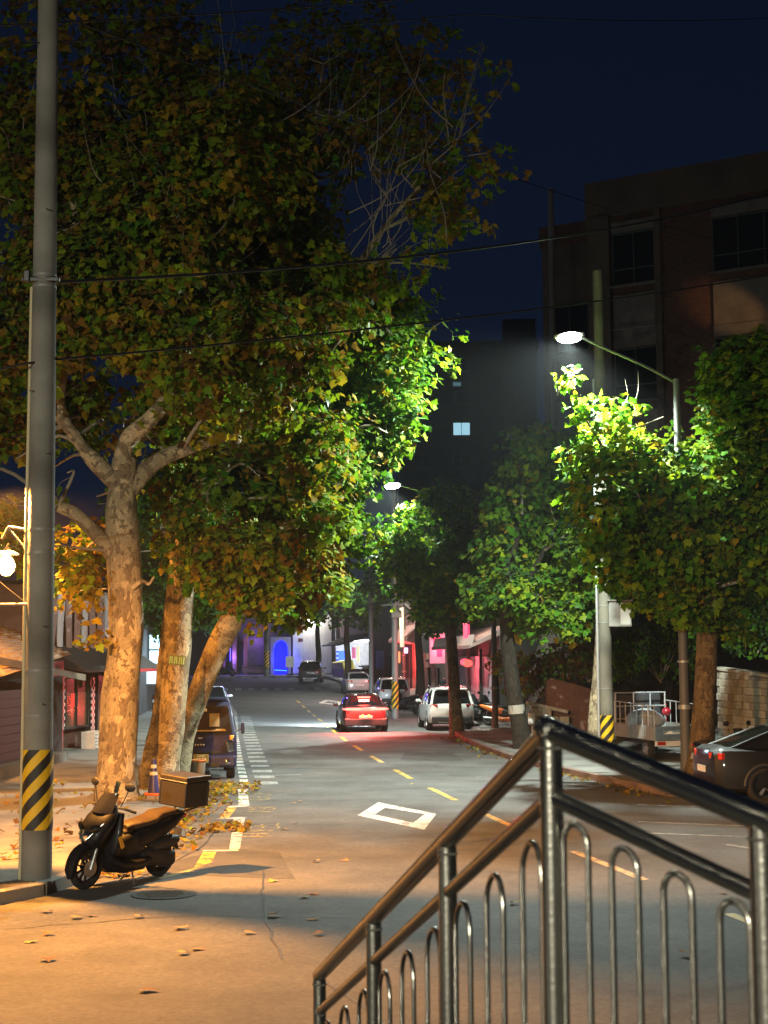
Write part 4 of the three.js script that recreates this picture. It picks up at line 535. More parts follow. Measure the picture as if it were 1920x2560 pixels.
// ---- blue cab-over truck facing the viewer
function label2(w, h, bg, draw) { const c = document.createElement('canvas'); c.width = w; c.height = h; const x = c.getContext('2d'); x.fillStyle = bg; x.fillRect(0, 0, w, h); draw(x, w, h); const t = new THREE.CanvasTexture(c); t.colorSpace = THREE.SRGBColorSpace; return t; }
const textPanel = (name, w, h, tx, pos, o, parent, extra = {}) => { const g = put(new THREE.PlaneGeometry(w, h), ...pos, o); return mesh(name, g, mat({ map: tx, roughness: 0.5, ...extra }), parent, { uv: true }); };
{
  const D = 37.25, turn = heading(40) + Math.PI, g = thing('cargo_truck', 'blue cab-over cargo truck parked behind the leaning tree, plate 4649', 'truck', onRoad(-4.56, D + 1.05), turn, 'trucks'), blue = paintMat(0.006, 0.007, 0.05, { roughness: 0.5, clearcoat: 0.4 });
  // side outline of the cab: z forward
  const prof = [[-0.55, 0.42], [0.62, 0.42], [0.98, 0.46], [1.02, 0.62], [1.0, 0.98], [0.96, 1.1], [0.68, 1.72], [0.6, 1.84], [0.4, 1.92], [-0.5, 1.94], [-0.55, 1.9]];
  const rows = [[0.0, 0.84], [0.62, 0.86], [1.08, 0.85], [1.75, 0.74], [1.95, 0.66]], halfAt = (y) => { for (let i = 1; i < rows.length; i++) if (y <= rows[i][0]) return lerp(rows[i - 1][1], rows[i][1], (y - rows[i - 1][0]) / (rows[i][0] - rows[i - 1][0])); return 0.66; };
  const shell = ext(prof, 1.7, { bevel: 0.05, seg: 3 }); shell.rotateY(-Math.PI / 2); // x across, z forward
  { const p = shell.attributes.position; for (let i = 0; i < p.count; i++) p.setX(i, p.getX(i) / 0.85 * halfAt(p.getY(i))); shell.computeVertexNormals(); }
  mesh('cab', toCreasedNormals(shell, 0.6), blue, g);
  const ws = (y0, y1, grow) => { const zf = (y) => lerp(0.975, 0.7, (y - 1.08) / 0.62) + 0.012 + grow; return quads([[[-halfAt(y0) + 0.1, y0, zf(y0)], [halfAt(y0) - 0.1, y0, zf(y0)], [halfAt(y1) - 0.1, y1, zf(y1)], [-halfAt(y1) + 0.1, y1, zf(y1)]]]); };
  mesh('windscreen_frame', ws(1.1, 1.76, 0), M.black, g);
  mesh('windscreen', ws(1.13, 1.73, 0.012), mat({ color: C(0.03, 0.022, 0.016), roughness: 0.06 }), g);
  mesh('dashboard', [box(1.2, 0.03, 0.02, 0, 1.17, 0.972, { rx: -0.41 }), box(0.22, 0.05, 0.02, 0.46, 1.185, 0.975, { rx: -0.41 })], mat({ color: C(0.35, 0.27, 0.12), roughness: 0.7 }), g);
  mesh('seat_back', [box(0.24, 0.34, 0.01, 0.32, 1.42, 0.868, { rx: -0.41, r: 0.004 })], mat({ color: C(0.22, 0.19, 0.1), roughness: 0.7 }), g);
  mesh('sun_visor', [box(0.24, 0.075, 0.01, 0.02, 1.66, 0.763, { rx: -0.41 }), box(0.22, 0.03, 0.01, -0.32, 1.65, 0.767, { rx: -0.41 })], mat({ color: C(0.5, 0.52, 0.48), roughness: 0.6 }), g);
  for (const s of [-1, 1]) {
    mesh('wiper', bar([s * 0.1 - 0.1, 1.12, 1.0], [s * 0.1 - 0.5, 1.2, 0.97], 0.01), M.black, g);
    const hl = new THREE.Group(); hl.name = 'headlight'; g.add(hl);
    mesh('lens', put(new RoundedBoxGeometry(0.22, 0.3, 0.1, 4, 0.05), s * 0.7, 0.8, 0.995, { ry: s * 0.35, rz: s * 0.18 }), M.lensClear, hl);
    mesh('indicator', put(new RoundedBoxGeometry(0.12, 0.12, 0.08, 3, 0.03), s * 0.735, 1.0, 0.965, { ry: s * 0.35 }), mat({ color: C(0.75, 0.38, 0.06), roughness: 0.2, clearcoat: 1 }), hl);
    mesh('fog_lamp', [sph(0.075, s * 0.62, 0.43, 1.05, 1.1, 0.9, 0.4)], M.lensClear, g);
    mesh('door_mirror', [box(0.08, 0.26, 0.16, s * 1.0, 1.22, 0.86, { r: 0.03 }), bar([s * 0.84, 1.14, 0.84], [s * 0.98, 1.2, 0.86], 0.012)], blue, g);
    mesh('side_window', quads([[[s * 0.862, 1.14, -0.35], [s * 0.862, 1.14, 0.72], [s * 0.755, 1.7, 0.5], [s * 0.755, 1.7, -0.35]]]), M.darkGlass, g);
  }
  mesh('bumper', put(new RoundedBoxGeometry(1.7, 0.3, 0.16, 4, 0.07), 0, 0.44, 0.985), blue, g);
  mesh('grille_slot', [box(0.95, 0.05, 0.02, 0, 0.655, 1.028, { r: 0.008 }), box(0.9, 0.1, 0.02, 0, 0.36, 1.08, { r: 0.02 })], M.black, g);
  mesh('emblem', box(0.1, 0.035, 0.015, -0.02, 1.0, 1.012, { r: 0.006 }), M.chrome, g);
  textPanel('maker_lettering', 0.42, 0.07, label2(256, 48, '#10123a', (x, w, h) => { x.fillStyle = '#d8d4c8'; x.font = 'italic bold 44px sans-serif'; for (let i = 0; i < 6; i++) { x.fillRect(14 + i * 40, 8 + (i % 2) * 8, 22, 6); x.fillRect(16 + i * 40, 22, 26, 6); x.fillRect(20 + i * 40, 8, 6, 32); } }), [-0.1, 0.84, 1.028], {}, g);
  textPanel('licence_plate', 0.36, 0.2, label2(256, 142, '#9c8a3e', (x, w, h) => { x.fillStyle = '#efe9c8'; x.fillRect(6, 6, w - 12, h - 12); x.fillStyle = '#8a7a34'; x.fillRect(9, 9, w - 18, h - 18); x.fillStyle = '#f4efd0'; x.textAlign = 'center'; x.font = 'bold 30px sans-serif'; for (let i = 0; i < 5; i++) x.fillRect(66 + i * 26, 22 + (i % 2) * 4, 18, 14); x.font = 'bold 84px sans-serif'; x.fillText('4649', w / 2, 122); }), [0, 0.52, 1.09], {}, g);
  wheel(g, -0.72, 0.31, 0.42, 0.31, 0.2); wheel(g, 0.72, 0.31, 0.42, 0.31, 0.2); wheel(g, -0.7, 0.31, -2.2, 0.31, 0.2); wheel(g, 0.7, 0.31, -2.2, 0.31, 0.2);
  mesh('chassis', [box(0.7, 0.14, 3.9, 0, 0.42, -1.6), box(1.3, 0.05, 0.05, 0, 0.3, 0.42)], M.black, g);
  mesh('cargo_bed', [box(1.66, 0.06, 2.8, 0, 0.75, -2.05), box(0.04, 0.36, 2.8, 0.82, 0.95, -2.05), box(0.04, 0.36, 2.8, -0.82, 0.95, -2.05), box(1.66, 0.36, 0.04, 0, 0.95, -3.44), box(1.66, 0.75, 0.04, 0, 1.1, -0.66)], blue, g);
}

// ---------------------------------------------------------------- scooters (front towards +z, rider's left is +x)
M.seat = mat({ color: C(0.035, 0.022, 0.014), roughness: 0.5, bumpMap: rep(T.noiseB, 12), bumpScale: 0.002 });
M.plasticBlack = mat({ color: C(0.005, 0.005, 0.008), roughness: 0.5, specularIntensity: 0.4, clearcoat: 0.08, clearcoatRoughness: 0.1 });
M.plasticMatt = mat({ color: C(0.009, 0.009, 0.01), roughness: 0.6, bumpMap: rep(T.noiseB, 20), bumpScale: 0.001 });
M.alloy = mat({ color: C(0.3, 0.3, 0.31), metalness: 0.9, roughness: 0.4 });
function bikeWheel(parent, z, r, w, name) {
  const g = new THREE.Group(); g.name = name; g.position.set(0, r, z); parent.add(g);
  mesh('tyre', tor(r - w / 2, w / 2, 0, 0, 0, { ry: Math.PI / 2, n: 14, m: 44, s: [1, 1, 1] }), M.rubber, g);
  const sp = [tor(r - w * 0.95, 0.018, 0, 0, 0, { ry: Math.PI / 2, m: 40 }), cyl(0.04, 0.04, 0.14, 0, 0, 0, { rz: Math.PI / 2 })];
  for (let i = 0; i < 10; i++) sp.push(put(box(0.025, r - w, 0.022, 0, (r - w) / 2, 0), 0, 0, 0, { rx: i / 10 * 6.283 }));
  mesh('rim', sp, M.black, g);
  mesh('brake_disc', [cyl(r * 0.4, r * 0.4, 0.006, 0.075, 0, 0, { rz: Math.PI / 2, n: 30 })], M.alloy, g);
}
function scooter(o) {
  const g = thing('motor_scooter', o.label, 'scooter', o.pos, o.turn, 'parked scooters'), P = o.paint || M.plasticBlack;
  bikeWheel(g, 0.69, 0.275, 0.1, 'front_wheel'); bikeWheel(g, -0.69, 0.27, 0.115, 'rear_wheel');
  for (const s of [-1, 1]) mesh('fork_leg', [bar([s * 0.085, 0.26, 0.69], [s * 0.085, 0.5, 0.62], 0.024), bar([s * 0.085, 0.5, 0.62], [s * 0.08, 0.86, 0.49], 0.017)], M.alloy, g);
  mesh('front_fender', loft(Array.from({ length: 9 }, (_, i) => { const a = lerp(-0.35, 2.3, i / 8), r = 0.31, w = i === 0 || i === 8 ? 0.04 : 0.085; const c = (k, rr) => [k, 0.275 + Math.sin(a) * rr, 0.69 + Math.cos(a) * rr]; return [c(-w, r - 0.03), c(-w * 0.8, r), c(0, r + 0.02), c(w * 0.8, r), c(w, r - 0.03), c(w * 0.7, r - 0.015), c(0, r + 0.008), c(-w * 0.7, r - 0.015)]; })), P, g);
  // front cowl: rings climbing from above the wheel to the screen
  mesh('front_cowl', loft([[0.5, 0.61, 0.06, 0.05], [0.56, 0.66, 0.13, 0.12], [0.68, 0.66, 0.2, 0.16], [0.8, 0.61, 0.235, 0.17], [0.92, 0.53, 0.215, 0.15], [1.02, 0.46, 0.16, 0.1], [1.05, 0.44, 0.1, 0.05]].map(([y, z, w, d]) => ring(0, y, z - 0.06, w, d, { xz: true, e: 2.3, n: 24, tilt: -0.25 }))), P, g);
  mesh('nose_trim', [loft([[0.62, 0.8, 0.05], [0.7, 0.815, 0.09], [0.76, 0.79, 0.07]].map(([y, z, w]) => ring(0, y, z - 0.03, w, 0.02, { xz: true, n: 16 }))), bar([0.05, 0.64, 0.79], [0.2, 0.86, 0.64], 0.011), bar([-0.05, 0.64, 0.79], [-0.2, 0.86, 0.64], 0.011)], M.chrome, g);
  for (const s of [-1, 1]) mesh('headlight', sph(0.1, s * 0.12, 0.78, 0.715, 0.85, 0.5, 0.35, { ry: s * 0.5, rz: s * 0.45 }), M.darkGlass, g);
  mesh('windscreen', loft(Array.from({ length: 6 }, (_, i) => { const t = i / 5, y = lerp(0.96, o.screen ?? 1.2, t), z = lerp(0.58, 0.42, t), w = lerp(0.17, 0.12, t * t); return [[-w, y, z - 0.09], [-w * 0.5, y, z - 0.01], [0, y, z + 0.01], [w * 0.5, y, z - 0.01], [w, y, z - 0.09], [w, y, z - 0.094], [w * 0.5, y, z - 0.015], [0, y, z + 0.005], [-w * 0.5, y, z - 0.015], [-w, y, z - 0.094]]; })), o.screenMat || mat({ color: C(0.02, 0.02, 0.024), roughness: 0.12 }), g);
  mesh('leg_shield', loft([[0.32, 0.42, 0.15, 0.06], [0.5, 0.42, 0.24, 0.07], [0.75, 0.4, 0.25, 0.06], [0.95, 0.34, 0.2, 0.05]].map(([y, z, w, d]) => ring(0, y, z - 0.05, w, d, { xz: true, n: 20, e: 3 }))), P, g);
  mesh('centre_tunnel', loft([[0.42, 0.1, 0.44, 0.14], [0.2, 0.12, 0.46, 0.15], [0.0, 0.14, 0.5, 0.19], [-0.2, 0.15, 0.53, 0.22]].map(([z, w, y, h]) => ring(0, y, z, w, h, { n: 20, e: 3 }))), M.plasticMatt, g);
  for (const s of [-1, 1]) mesh('footboard', loft([[0.5, 0.05, 0.4], [0.3, 0.09, 0.3], [0, 0.095, 0.28], [-0.24, 0.07, 0.3]].map(([z, w, y]) => ring(s * 0.2, y, z, w, 0.055, { n: 14, e: 3.5 }))), P, g);
  mesh('belly_pan', loft([[0.5, 0.05, 0.4, 0.07], [0.36, 0.13, 0.3, 0.12], [0.05, 0.17, 0.25, 0.11], [-0.25, 0.16, 0.27, 0.12], [-0.42, 0.09, 0.32, 0.1]].map(([z, w, y, h]) => ring(0, y, z, w, h, { n: 20, e: 3 }))), P, g);
  mesh('rear_body', loft([[-0.02, 0.12, 0.56, 0.14], [-0.2, 0.19, 0.6, 0.17], [-0.5, 0.2, 0.66, 0.15], [-0.8, 0.16, 0.74, 0.11], [-1.02, 0.08, 0.8, 0.06], [-1.08, 0.04, 0.81, 0.03]].map(([z, w, y, h]) => ring(0, y, z, w, h, { n: 24, e: 2.8 }))), P, g);
  mesh('seat', loft([[0.06, 0.07, 0.72, 0.04], [-0.02, 0.12, 0.745, 0.055], [-0.25, 0.155, 0.765, 0.06], [-0.42, 0.16, 0.79, 0.065], [-0.52, 0.15, 0.845, 0.06], [-0.78, 0.13, 0.865, 0.05], [-0.86, 0.08, 0.86, 0.035]].map(([z, w, y, h]) => ring(0, y, z, w, h, { n: 22, e: 2.6 }))), o.seatMat || M.seat, g);
  mesh('engine_case', [loft([[-0.18, 0.03, 0.33, 0.07], [-0.28, 0.05, 0.33, 0.12], [-0.5, 0.055, 0.3, 0.12], [-0.69, 0.05, 0.27, 0.13], [-0.8, 0.03, 0.27, 0.09]].map(([z, w, y, h]) => ring(0.15, y, z, w, h, { n: 22, e: 2.3 }))), bar([0.13, 0.5, -0.3], [0.15, 0.42, -0.6], 0.05, 12, 0.04)], M.plasticMatt, g);
  mesh('air_box', loft([[-0.36, 0.04, 0.47, 0.05], [-0.45, 0.06, 0.48, 0.08], [-0.72, 0.06, 0.5, 0.085], [-0.84, 0.035, 0.51, 0.05]].map(([z, w, y, h]) => ring(0.16, y, z, w, h, { n: 18, e: 2.4 }))), M.plasticMatt, g);
  for (const s of [-1, 1]) mesh('shock_absorber', [bar([s * 0.15, 0.33, -0.76], [s * 0.13, 0.66, -0.68], 0.014), bar([s * 0.146, 0.4, -0.745], [s * 0.136, 0.58, -0.7], 0.027)], M.chrome, g);
  mesh('exhaust', [bar([-0.17, 0.3, -0.25], [-0.18, 0.34, -0.86], 0.055, 20, 0.045), tube([[-0.05, 0.25, -0.05], [-0.15, 0.2, -0.12], [-0.17, 0.3, -0.25]], 0.02)], M.alloy, g);
  mesh('rear_fender', loft(Array.from({ length: 7 }, (_, i) => { const a = lerp(0.9, 2.9, i / 6), r = 0.32, w = 0.075, c = (k, rr) => [k, 0.27 + Math.sin(a) * rr, -0.69 + Math.cos(a) * rr]; return [c(-w, r - 0.02), c(0, r + 0.01), c(w, r - 0.02), c(0, r - 0.005)]; })), M.plasticMatt, g);
  mesh('tail_light', sph(0.09, 0, 0.79, -1.04, 1.2, 0.5, 0.5), M.tailRed, g);
  mesh('licence_holder', box(0.2, 0.14, 0.012, 0, 0.55, -1.06, { rx: 0.35 }), M.plate, g);
  mesh('handlebar', [tube([[0.36, 0.99, 0.27], [0.2, 1.03, 0.38], [0, 1.01, 0.42], [-0.2, 1.03, 0.38], [-0.36, 0.99, 0.27]], 0.013, 30), sph(0.07, 0, 1.02, 0.42, 1.5, 0.6, 0.8)], M.plasticMatt, g);
  for (const s of [-1, 1]) {
    mesh('grip', bar([s * 0.24, 1.02, 0.345], [s * 0.38, 0.985, 0.255], 0.019), M.rubber, g);
    mesh('brake_lever', bar([s * 0.2, 1.03, 0.42], [s * 0.37, 1.0, 0.35], 0.007), M.chrome, g);
    const mr = new THREE.Group(); mr.name = 'mirror'; g.add(mr);
    mesh('stem', tube([[s * 0.2, 1.03, 0.37], [s * 0.25, 1.15, 0.35], [s * 0.29, 1.25, 0.34]], 0.007), M.black, mr); mesh('mirror_head', sph(0.075, s * 0.31, 1.3, 0.335, 1.05, 0.72, 0.28, { ry: s * 0.2 }), M.plasticMatt, mr);
  }
  mesh('side_stand', [bar([0.1, 0.26, -0.02], [0.27, 0.02, 0.06], 0.012), box(0.05, 0.012, 0.06, 0.28, 0.012, 0.06)], M.alloy, g);
  if (o.box) {
    mesh('rear_rack', [bar([0.1, 0.82, -0.7], [0.13, 0.9, -1.25], 0.011), bar([-0.1, 0.82, -0.7], [-0.13, 0.9, -1.25], 0.011), bar([0.13, 0.9, -1.1], [-0.13, 0.9, -1.1], 0.01), bar([0.13, 0.9, -0.85], [-0.13, 0.9, -0.85], 0.01)], M.black, g);
    const bx = new THREE.Group(); bx.name = 'delivery_box'; bx.userData.label = 'dark square delivery box with metal-edged lid'; g.add(bx);
    const bm = mat({ color: C(0.016, 0.012, 0.009), roughness: 0.55, bumpMap: rep(T.noiseB, 9), bumpScale: 0.002 });
    mesh('shell', box(0.47, 0.34, 0.47, 0, 1.09, -1.08, { r: 0.018 }), bm, bx); mesh('lid', box(0.49, 0.075, 0.49, 0, 1.3, -1.08, { r: 0.022 }), bm, bx);
    mesh('lid_edge', [bar([0.246, 1.335, -0.84], [0.246, 1.335, -1.32], 0.007), bar([0.246, 1.265, -0.84], [-0.246, 1.265, -0.84], 0.006)], M.alloy, bx);
    for (const [x, z] of [[-0.225, -0.855], [0.225, -0.855], [0.225, -1.305], [-0.225, -1.305]]) mesh('corner_trim', box(0.034, 0.33, 0.034, x, 1.09, z, { r: 0.01 }), M.black, bx);
  }
  return g;
}
const bike = scooter({ label: 'black delivery scooter with a square box on its rack, by the pole', pos: [-3.45, 0, -20.42], turn: Math.atan2(-0.556, 0.831), box: true });
bike.rotation.set(0, bike.rotation.y, -0.1, 'YXZ');
mesh('phone_mount', [bar([0.1, 1.04, 0.4], [0.1, 1.22, 0.36], 0.008), box(0.075, 0.15, 0.014, 0.1, 1.28, 0.35, { rx: -0.3, r: 0.006 })], M.lensClear, bike);
mesh('orange_reflector', box(0.012, 0.17, 0.06, 0.262, 0.6, 0.36, { rx: 0.45, r: 0.005 }), mat({ color: C(0.7, 0.3, 0.02), roughness: 0.3 }), bike);
mesh('seat_highlight_panel', loft([[0.1, 0.06, 0.66, 0.03], [0, 0.1, 0.69, 0.035], [-0.06, 0.09, 0.7, 0.03]].map(([z, w, y, h]) => ring(0, y, z, w, h, { n: 14 }))), M.plasticMatt, bike);  // panel added as a highlight at the seat front, not a real cover
scooter({ label: 'small orange scooter before the dark tree trunk', pos: onFoot(4.75, 61.5), turn: Math.atan2(0.92, 0.4), paint: paintMat(0.62, 0.16, 0.03), seatMat: M.black, screen: 1.0 });
const sc3 = scooter({ label: 'black scooter standing left of the orange one', pos: onFoot(3.75, 63), turn: 0.8, paint: M.plasticBlack });
copy(sc3, onFoot(3.3, 64.6), 1.1, 'black scooter half hidden against the grey wall');
copy(sc3, onFoot(0.95, 77), -2.2, 'dark scooter parked beside the thin striped pole');
copy(sc3, onFoot(7.3, 33.2), 0.5, 'dark scooter behind the black saloon, only its mirror and bars showing');
copy(sc3, onFoot(-11.6, 82), 2.6, 'dark scooter on the left pavement between the two trunks');
copy(sc3, onFoot(-13.6, 131), 1.3, 'scooter parked by the purple-lit shop, far off');

// ---------------------------------------------------------------- small street things, left
{
  const g = thing('traffic_cone', 'blue traffic cone with white bands behind the first trunk', 'traffic cone', onFoot(-4.72, 31.6)), blue = mat({ color: C(0.03, 0.035, 0.2), roughness: 0.5 });
  mesh('cone', lathe([[0.12, 0.05], [0.04, 0.7], [0.03, 0.72], [0, 0.72]], 0, 0, 0), blue, g); mesh('base', box(0.38, 0.05, 0.38, 0, 0.025, 0, { r: 0.015 }), mat({ color: C(0.5, 0.12, 0.04), roughness: 0.6 }), g);
  for (const y of [0.44, 0.58]) mesh('white_band', cyl(0.125 - (y - 0.05) * 0.123 + 0.004, 0.125 - (y + 0.02) * 0.123 + 0.004, 0.07, 0, y, 0, { open: true }), M.white, g);
}
{
  const g = thing('plastic_bin', 'grey plastic bin with an orange rim in front of the truck', 'bin', onFoot(-4.33, 35.9));
  mesh('tub', lathe([[0, 0], [0.14, 0], [0.17, 0.4], [0.155, 0.4], [0.13, 0.02], [0, 0.02]], 0, 0, 0), mat({ color: C(0.2, 0.18, 0.15), roughness: 0.6 }), g); mesh('rim', tor(0.168, 0.025, 0, 0.41, 0, { rx: Math.PI / 2 }), mat({ color: C(0.5, 0.15, 0.03), roughness: 0.5 }), g);
}
{
  const g = thing('manhole_cover', 'round iron manhole cover in the road beside the delivery scooter', 'manhole', [-2.75, 0.004, -19.35]);
  mesh('frame_ring', lathe([[0.33, 0], [0.4, 0], [0.4, 0.008], [0.33, 0.008]], 0, 0, 0, { n: 40 }), M.patch, g); const c = [cyl(0.325, 0.325, 0.008, 0, 0.004, 0, { n: 40 })]; for (let i = -3; i <= 3; i++) c.push(box(0.5 - Math.abs(i) * 0.05, 0.006, 0.03, 0, 0.01, i * 0.08)); mesh('lid', c, mat({ color: C(0.05, 0.045, 0.04), roughness: 0.6, metalness: 0.6 }), g);
}
{
  const g = thing('tree_tag', 'green number plate fixed to the middle trunk', 'sign', [-4.46, 2.87, -33.14], 0.1); // unlit plate; stroke colour raised in place of a glow
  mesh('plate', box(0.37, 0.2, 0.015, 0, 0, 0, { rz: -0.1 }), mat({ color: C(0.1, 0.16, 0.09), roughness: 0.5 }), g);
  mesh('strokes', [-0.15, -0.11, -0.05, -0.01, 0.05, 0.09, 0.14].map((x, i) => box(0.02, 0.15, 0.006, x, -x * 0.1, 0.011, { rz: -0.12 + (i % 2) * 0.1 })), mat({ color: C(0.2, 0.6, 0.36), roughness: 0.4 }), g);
}

// ---------------------------------------------------------------- right side: poles, walls, bank, cargo truck
M.concreteOld = mat({ color: C(0.5, 0.47, 0.38), map: rep(T.concrete, 0.45), roughness: 0.9, bumpMap: rep(T.concreteB, 1.2), bumpScale: 0.004 });
const poleR = utilityPole('concrete utility pole with bright yellow and black wrap beside the cage truck', onFoot(5.71, 40), 12.9, 0.175, 0.125, 0, M.concreteOld);
wrapBands(poleR, 0.176, 0.3, 1.22);
mesh('side_conduit', tube([[-0.22, 0, 0.04], [-0.21, 3, 0.04], [-0.2, 6, 0.03], [-0.17, 10, 0.02]], 0.035, 20, 10), M.lampGrey, poleR);
mesh('control_box', [box(0.58, 0.66, 0.26, 0.37, 3.82, 0.1, { r: 0.02 }), box(0.64, 0.03, 0.32, 0.37, 4.17, 0.1, { r: 0.01 })], mat({ color: C(0.26, 0.255, 0.24), roughness: 0.6, map: rep(T.grime, 0.8) }), poleR);
mesh('box_door', box(0.26, 0.56, 0.012, 0.5, 3.82, 0.236, { r: 0.004 }), mat({ color: C(0.4, 0.39, 0.36), roughness: 0.5 }), poleR);
for (const y of [1.9, 3.6, 4.05, 6.4]) mesh('steel_band', cyl(0.181 - y * 0.0035, 0.181 - y * 0.0035, 0.03, 0, y, 0, { n: 30 }), M.galv, poleR);
const poleF = utilityPole('thin grey pole with a striped foot beside the second white car', onFoot(0.46, 73), 11, 0.16, 0.11, 0, M.galv); wrapBands(poleF, 0.158, 0.35, 1.6, 6, 0, 24);
mesh('junction_box', [box(0.5, 0.32, 0.3, 0.1, 4.75, 0.1, { r: 0.03 })], M.galv, poleF); mesh('cross_arm', bar([-0.6, 5.2, 0], [0.7, 5.3, 0.1], 0.04), M.galv, poleF); mesh('insulator', bar([0.5, 5.25, 0.1], [0.75, 5.05, 0.2], 0.06), M.white, poleF);
const poleG = utilityPole('far concrete pole with striped foot before the blue doorway', onFoot(-10.1, 131.5), 10, 0.24, 0.16); wrapBands(poleG, 0.238, 0.7, 2.1, 6, 0, 24);
utilityPole('slim pale pole right of the second white car', onFoot(-0.75, 82.5), 9, 0.13, 0.1, 0, M.galv);
lone('tall_mast', lathe([[0, 0], [0.2, 0], [0.16, 27.5], [0, 27.5]], 9.0, 0.2, -80, { n: 16 }), M.galv, 'tall thin mast standing beside the dark brick building', 'mast');

M.stone = [0.8, 1, 1.2].map((k) => mat({ color: C(0.34 * k, 0.31 * k, 0.25 * k), map: rep(T.grime, 1.1), roughness: 0.95, bumpMap: rep(T.noiseB, 3), bumpScale: 0.012 }));
M.mortar = mat({ color: C(0.16, 0.15, 0.13), roughness: 1 });
{ // concrete block wall, single blocks with recessed joints
  const a = V3(9.1, FOOT, -42), b = V3(10.75, FOOT, -32.5), L = a.distanceTo(b), g = thing('block_wall', 'tall retaining wall of pale split concrete blocks behind the black saloon', 'wall', a.toArray(), Math.atan2(-(b.z - a.z), b.x - a.x)), r = rng(71), geo = [0, 1, 2].map((i) => prep(new RoundedBoxGeometry(0.378, 0.182, 0.2, 1, 0.014 + 0.004 * i))), top = (x) => 2.36 - 0.05 * x;
  mesh('mortar_core', ext([[0, 0], [L, 0], [L, top(L) - 0.05], [0, top(0) - 0.05]], 0.2), M.mortar, g);
  for (let j = 0; j < 13; j++) for (let i = 0; i < 24; i++) { const x = 0.2 + (i + (j % 2) * 0.5) * 0.39, y = 0.1 + j * 0.19; if (y + 0.06 > top(x) || x > L - 0.15) continue; const m = new THREE.Mesh(geo[Math.floor(r() * 3)], M.stone[Math.floor(r() * 3)]); m.name = 'block'; m.position.set(x, y, 0.03 + U(-0.008, 0.01, r)); m.castShadow = m.receiveShadow = true; g.add(m); }
  for (let i = 0; i < 12; i++) mesh('coping', box(L / 12 - 0.012, 0.09, 0.3, (i + 0.5) * L / 12, top((i + 0.5) * L / 12) + 0.02, 0, { rz: -0.05, r: 0.015 }), M.stone[1], g);
}
{ // low stone wall with sloping coping, then the plain reddish wall behind the whitish trunk
  const g = thing('garden_wall', 'low wall of large tan stones with a sloping coping by the dark trunk', 'wall', onFoot(4.55, 49.6), 0.02), r = rng(73);
  for (let j = 0; j < 4; j++) for (let i = 0; i < 4; i++) { const w = 0.33, x = (i + 0.5 + (j % 2) * 0.3) * w; if (x > 1.2 || (j === 3 && i > 1)) continue; mesh('stone', box(w - 0.015, 0.265, 0.26, x, 0.14 + j * 0.28, U(-0.01, 0.01, r), { r: 0.03 }), M.stone[Math.floor(r() * 3)], g); }
  mesh('coping', box(1.35, 0.12, 0.38, 0.62, 1.12, 0, { rz: -0.22, r: 0.03 }), M.stone[2], g); mesh('notice_board', box(0.22, 0.34, 0.02, 0.1, 0.78, 0.15, { r: 0.005 }), M.white, g);
  const h = thing('retaining_wall', 'plain reddish brown wall between the dark trunk and the striped pole', 'wall', onFoot(5.2, 50), 0.12), m = mat({ color: C(0.17, 0.085, 0.06), map: rep(T.grime, 0.5), roughness: 0.95, bumpMap: rep(T.noiseB, 2), bumpScale: 0.01 });
  mesh('wall_panel', ext([[0, 0], [3.2, 0], [3.2, 1.2], [0.15, 2.05], [0, 1.95]], 0.3, { bevel: 0.02 }), m, h);
}
const bank = struct('hillside', (() => { const p = [], idx = [], nx = 26, nz = 16; for (let j = 0; j <= nz; j++) for (let i = 0; i <= nx; i++) { const x = lerp(4.8, 60, i / nx), t = j / nz, z = lerp(-50.6, -84, t); p.push(x + t * 1.2, FOOT - 0.1 + 7.5 * sm(Math.min(1, t * 1.8)) * sm(clamp((x - 4.6) / 3.2, 0, 1)) + 0.35 * (vnoise(x * 0.9, z * 0.9, 97, 3) - 0.5), z); } for (let j = 0; j < nz; j++) for (let i = 0; i < nx; i++) { const a = j * (nx + 1) + i; idx.push(a, a + 1, a + nx + 2, a, a + nx + 2, a + nx + 1); } const g = new THREE.BufferGeometry(); g.setAttribute('position', new THREE.Float32BufferAttribute(p, 3)); g.setIndex(idx); g.computeVertexNormals(); return g; })(), M.soil);
function shrub(label, x, y, z, R, n, pal, leaf = 0.13, seed = 1, dens = 1) { // a bush: many small leaves on a few stems
  const r = rng(seed), g = thing('shrub', label, 'shrub', [x, y, z], 0, 'shrubs on the bank'), L = [], st = [];
  for (let i = 0; i < 7; i++) { const a = U(0, 6.28, r); st.push(bar([0, -0.2, 0], [Math.cos(a) * R * 0.7, R * U(0.5, 1.1, r), Math.sin(a) * R * 0.7], 0.02, 5, 0.006)); }
  mesh('stem', st, M.twig, g);
  for (let i = 0; i < n; i++) { const a = U(0, 6.28, r), ct = U(-0.5, 1, r), s = Math.sqrt(1 - ct * ct), q = R * Math.pow(r(), 0.4); const p = V3(Math.cos(a) * s * q * 1.25, ct * q * 0.95 + R * 0.3, Math.sin(a) * s * q); if (n3(p.x * 1.6 + x + 50, p.y * 1.6 + 50, p.z * 1.6 + 50) < 0.42) continue; q1.setFromEuler(new THREE.Euler(U(-1.2, 1.2, r), U(0, 6.28, r), U(-1.2, 1.2, r))); const sc = leaf * U(0.6, 1.3, r), c = pick(pal, r), v = U(0.6, 1.3, r); L.push([new THREE.Matrix4().compose(p, q1, V3(sc, sc, sc)), C(c[0] * v, c[1] * v, c[2] * v)]); }
  const im = new THREE.InstancedMesh(leafGeos[0], M.leaf, L.length); im.name = 'foliage'; im.userData.kind = 'stuff'; L.forEach(([m, c], i) => { im.setMatrixAt(i, m); im.setColorAt(i, c); }); im.castShadow = im.receiveShadow = true; g.add(im);
}
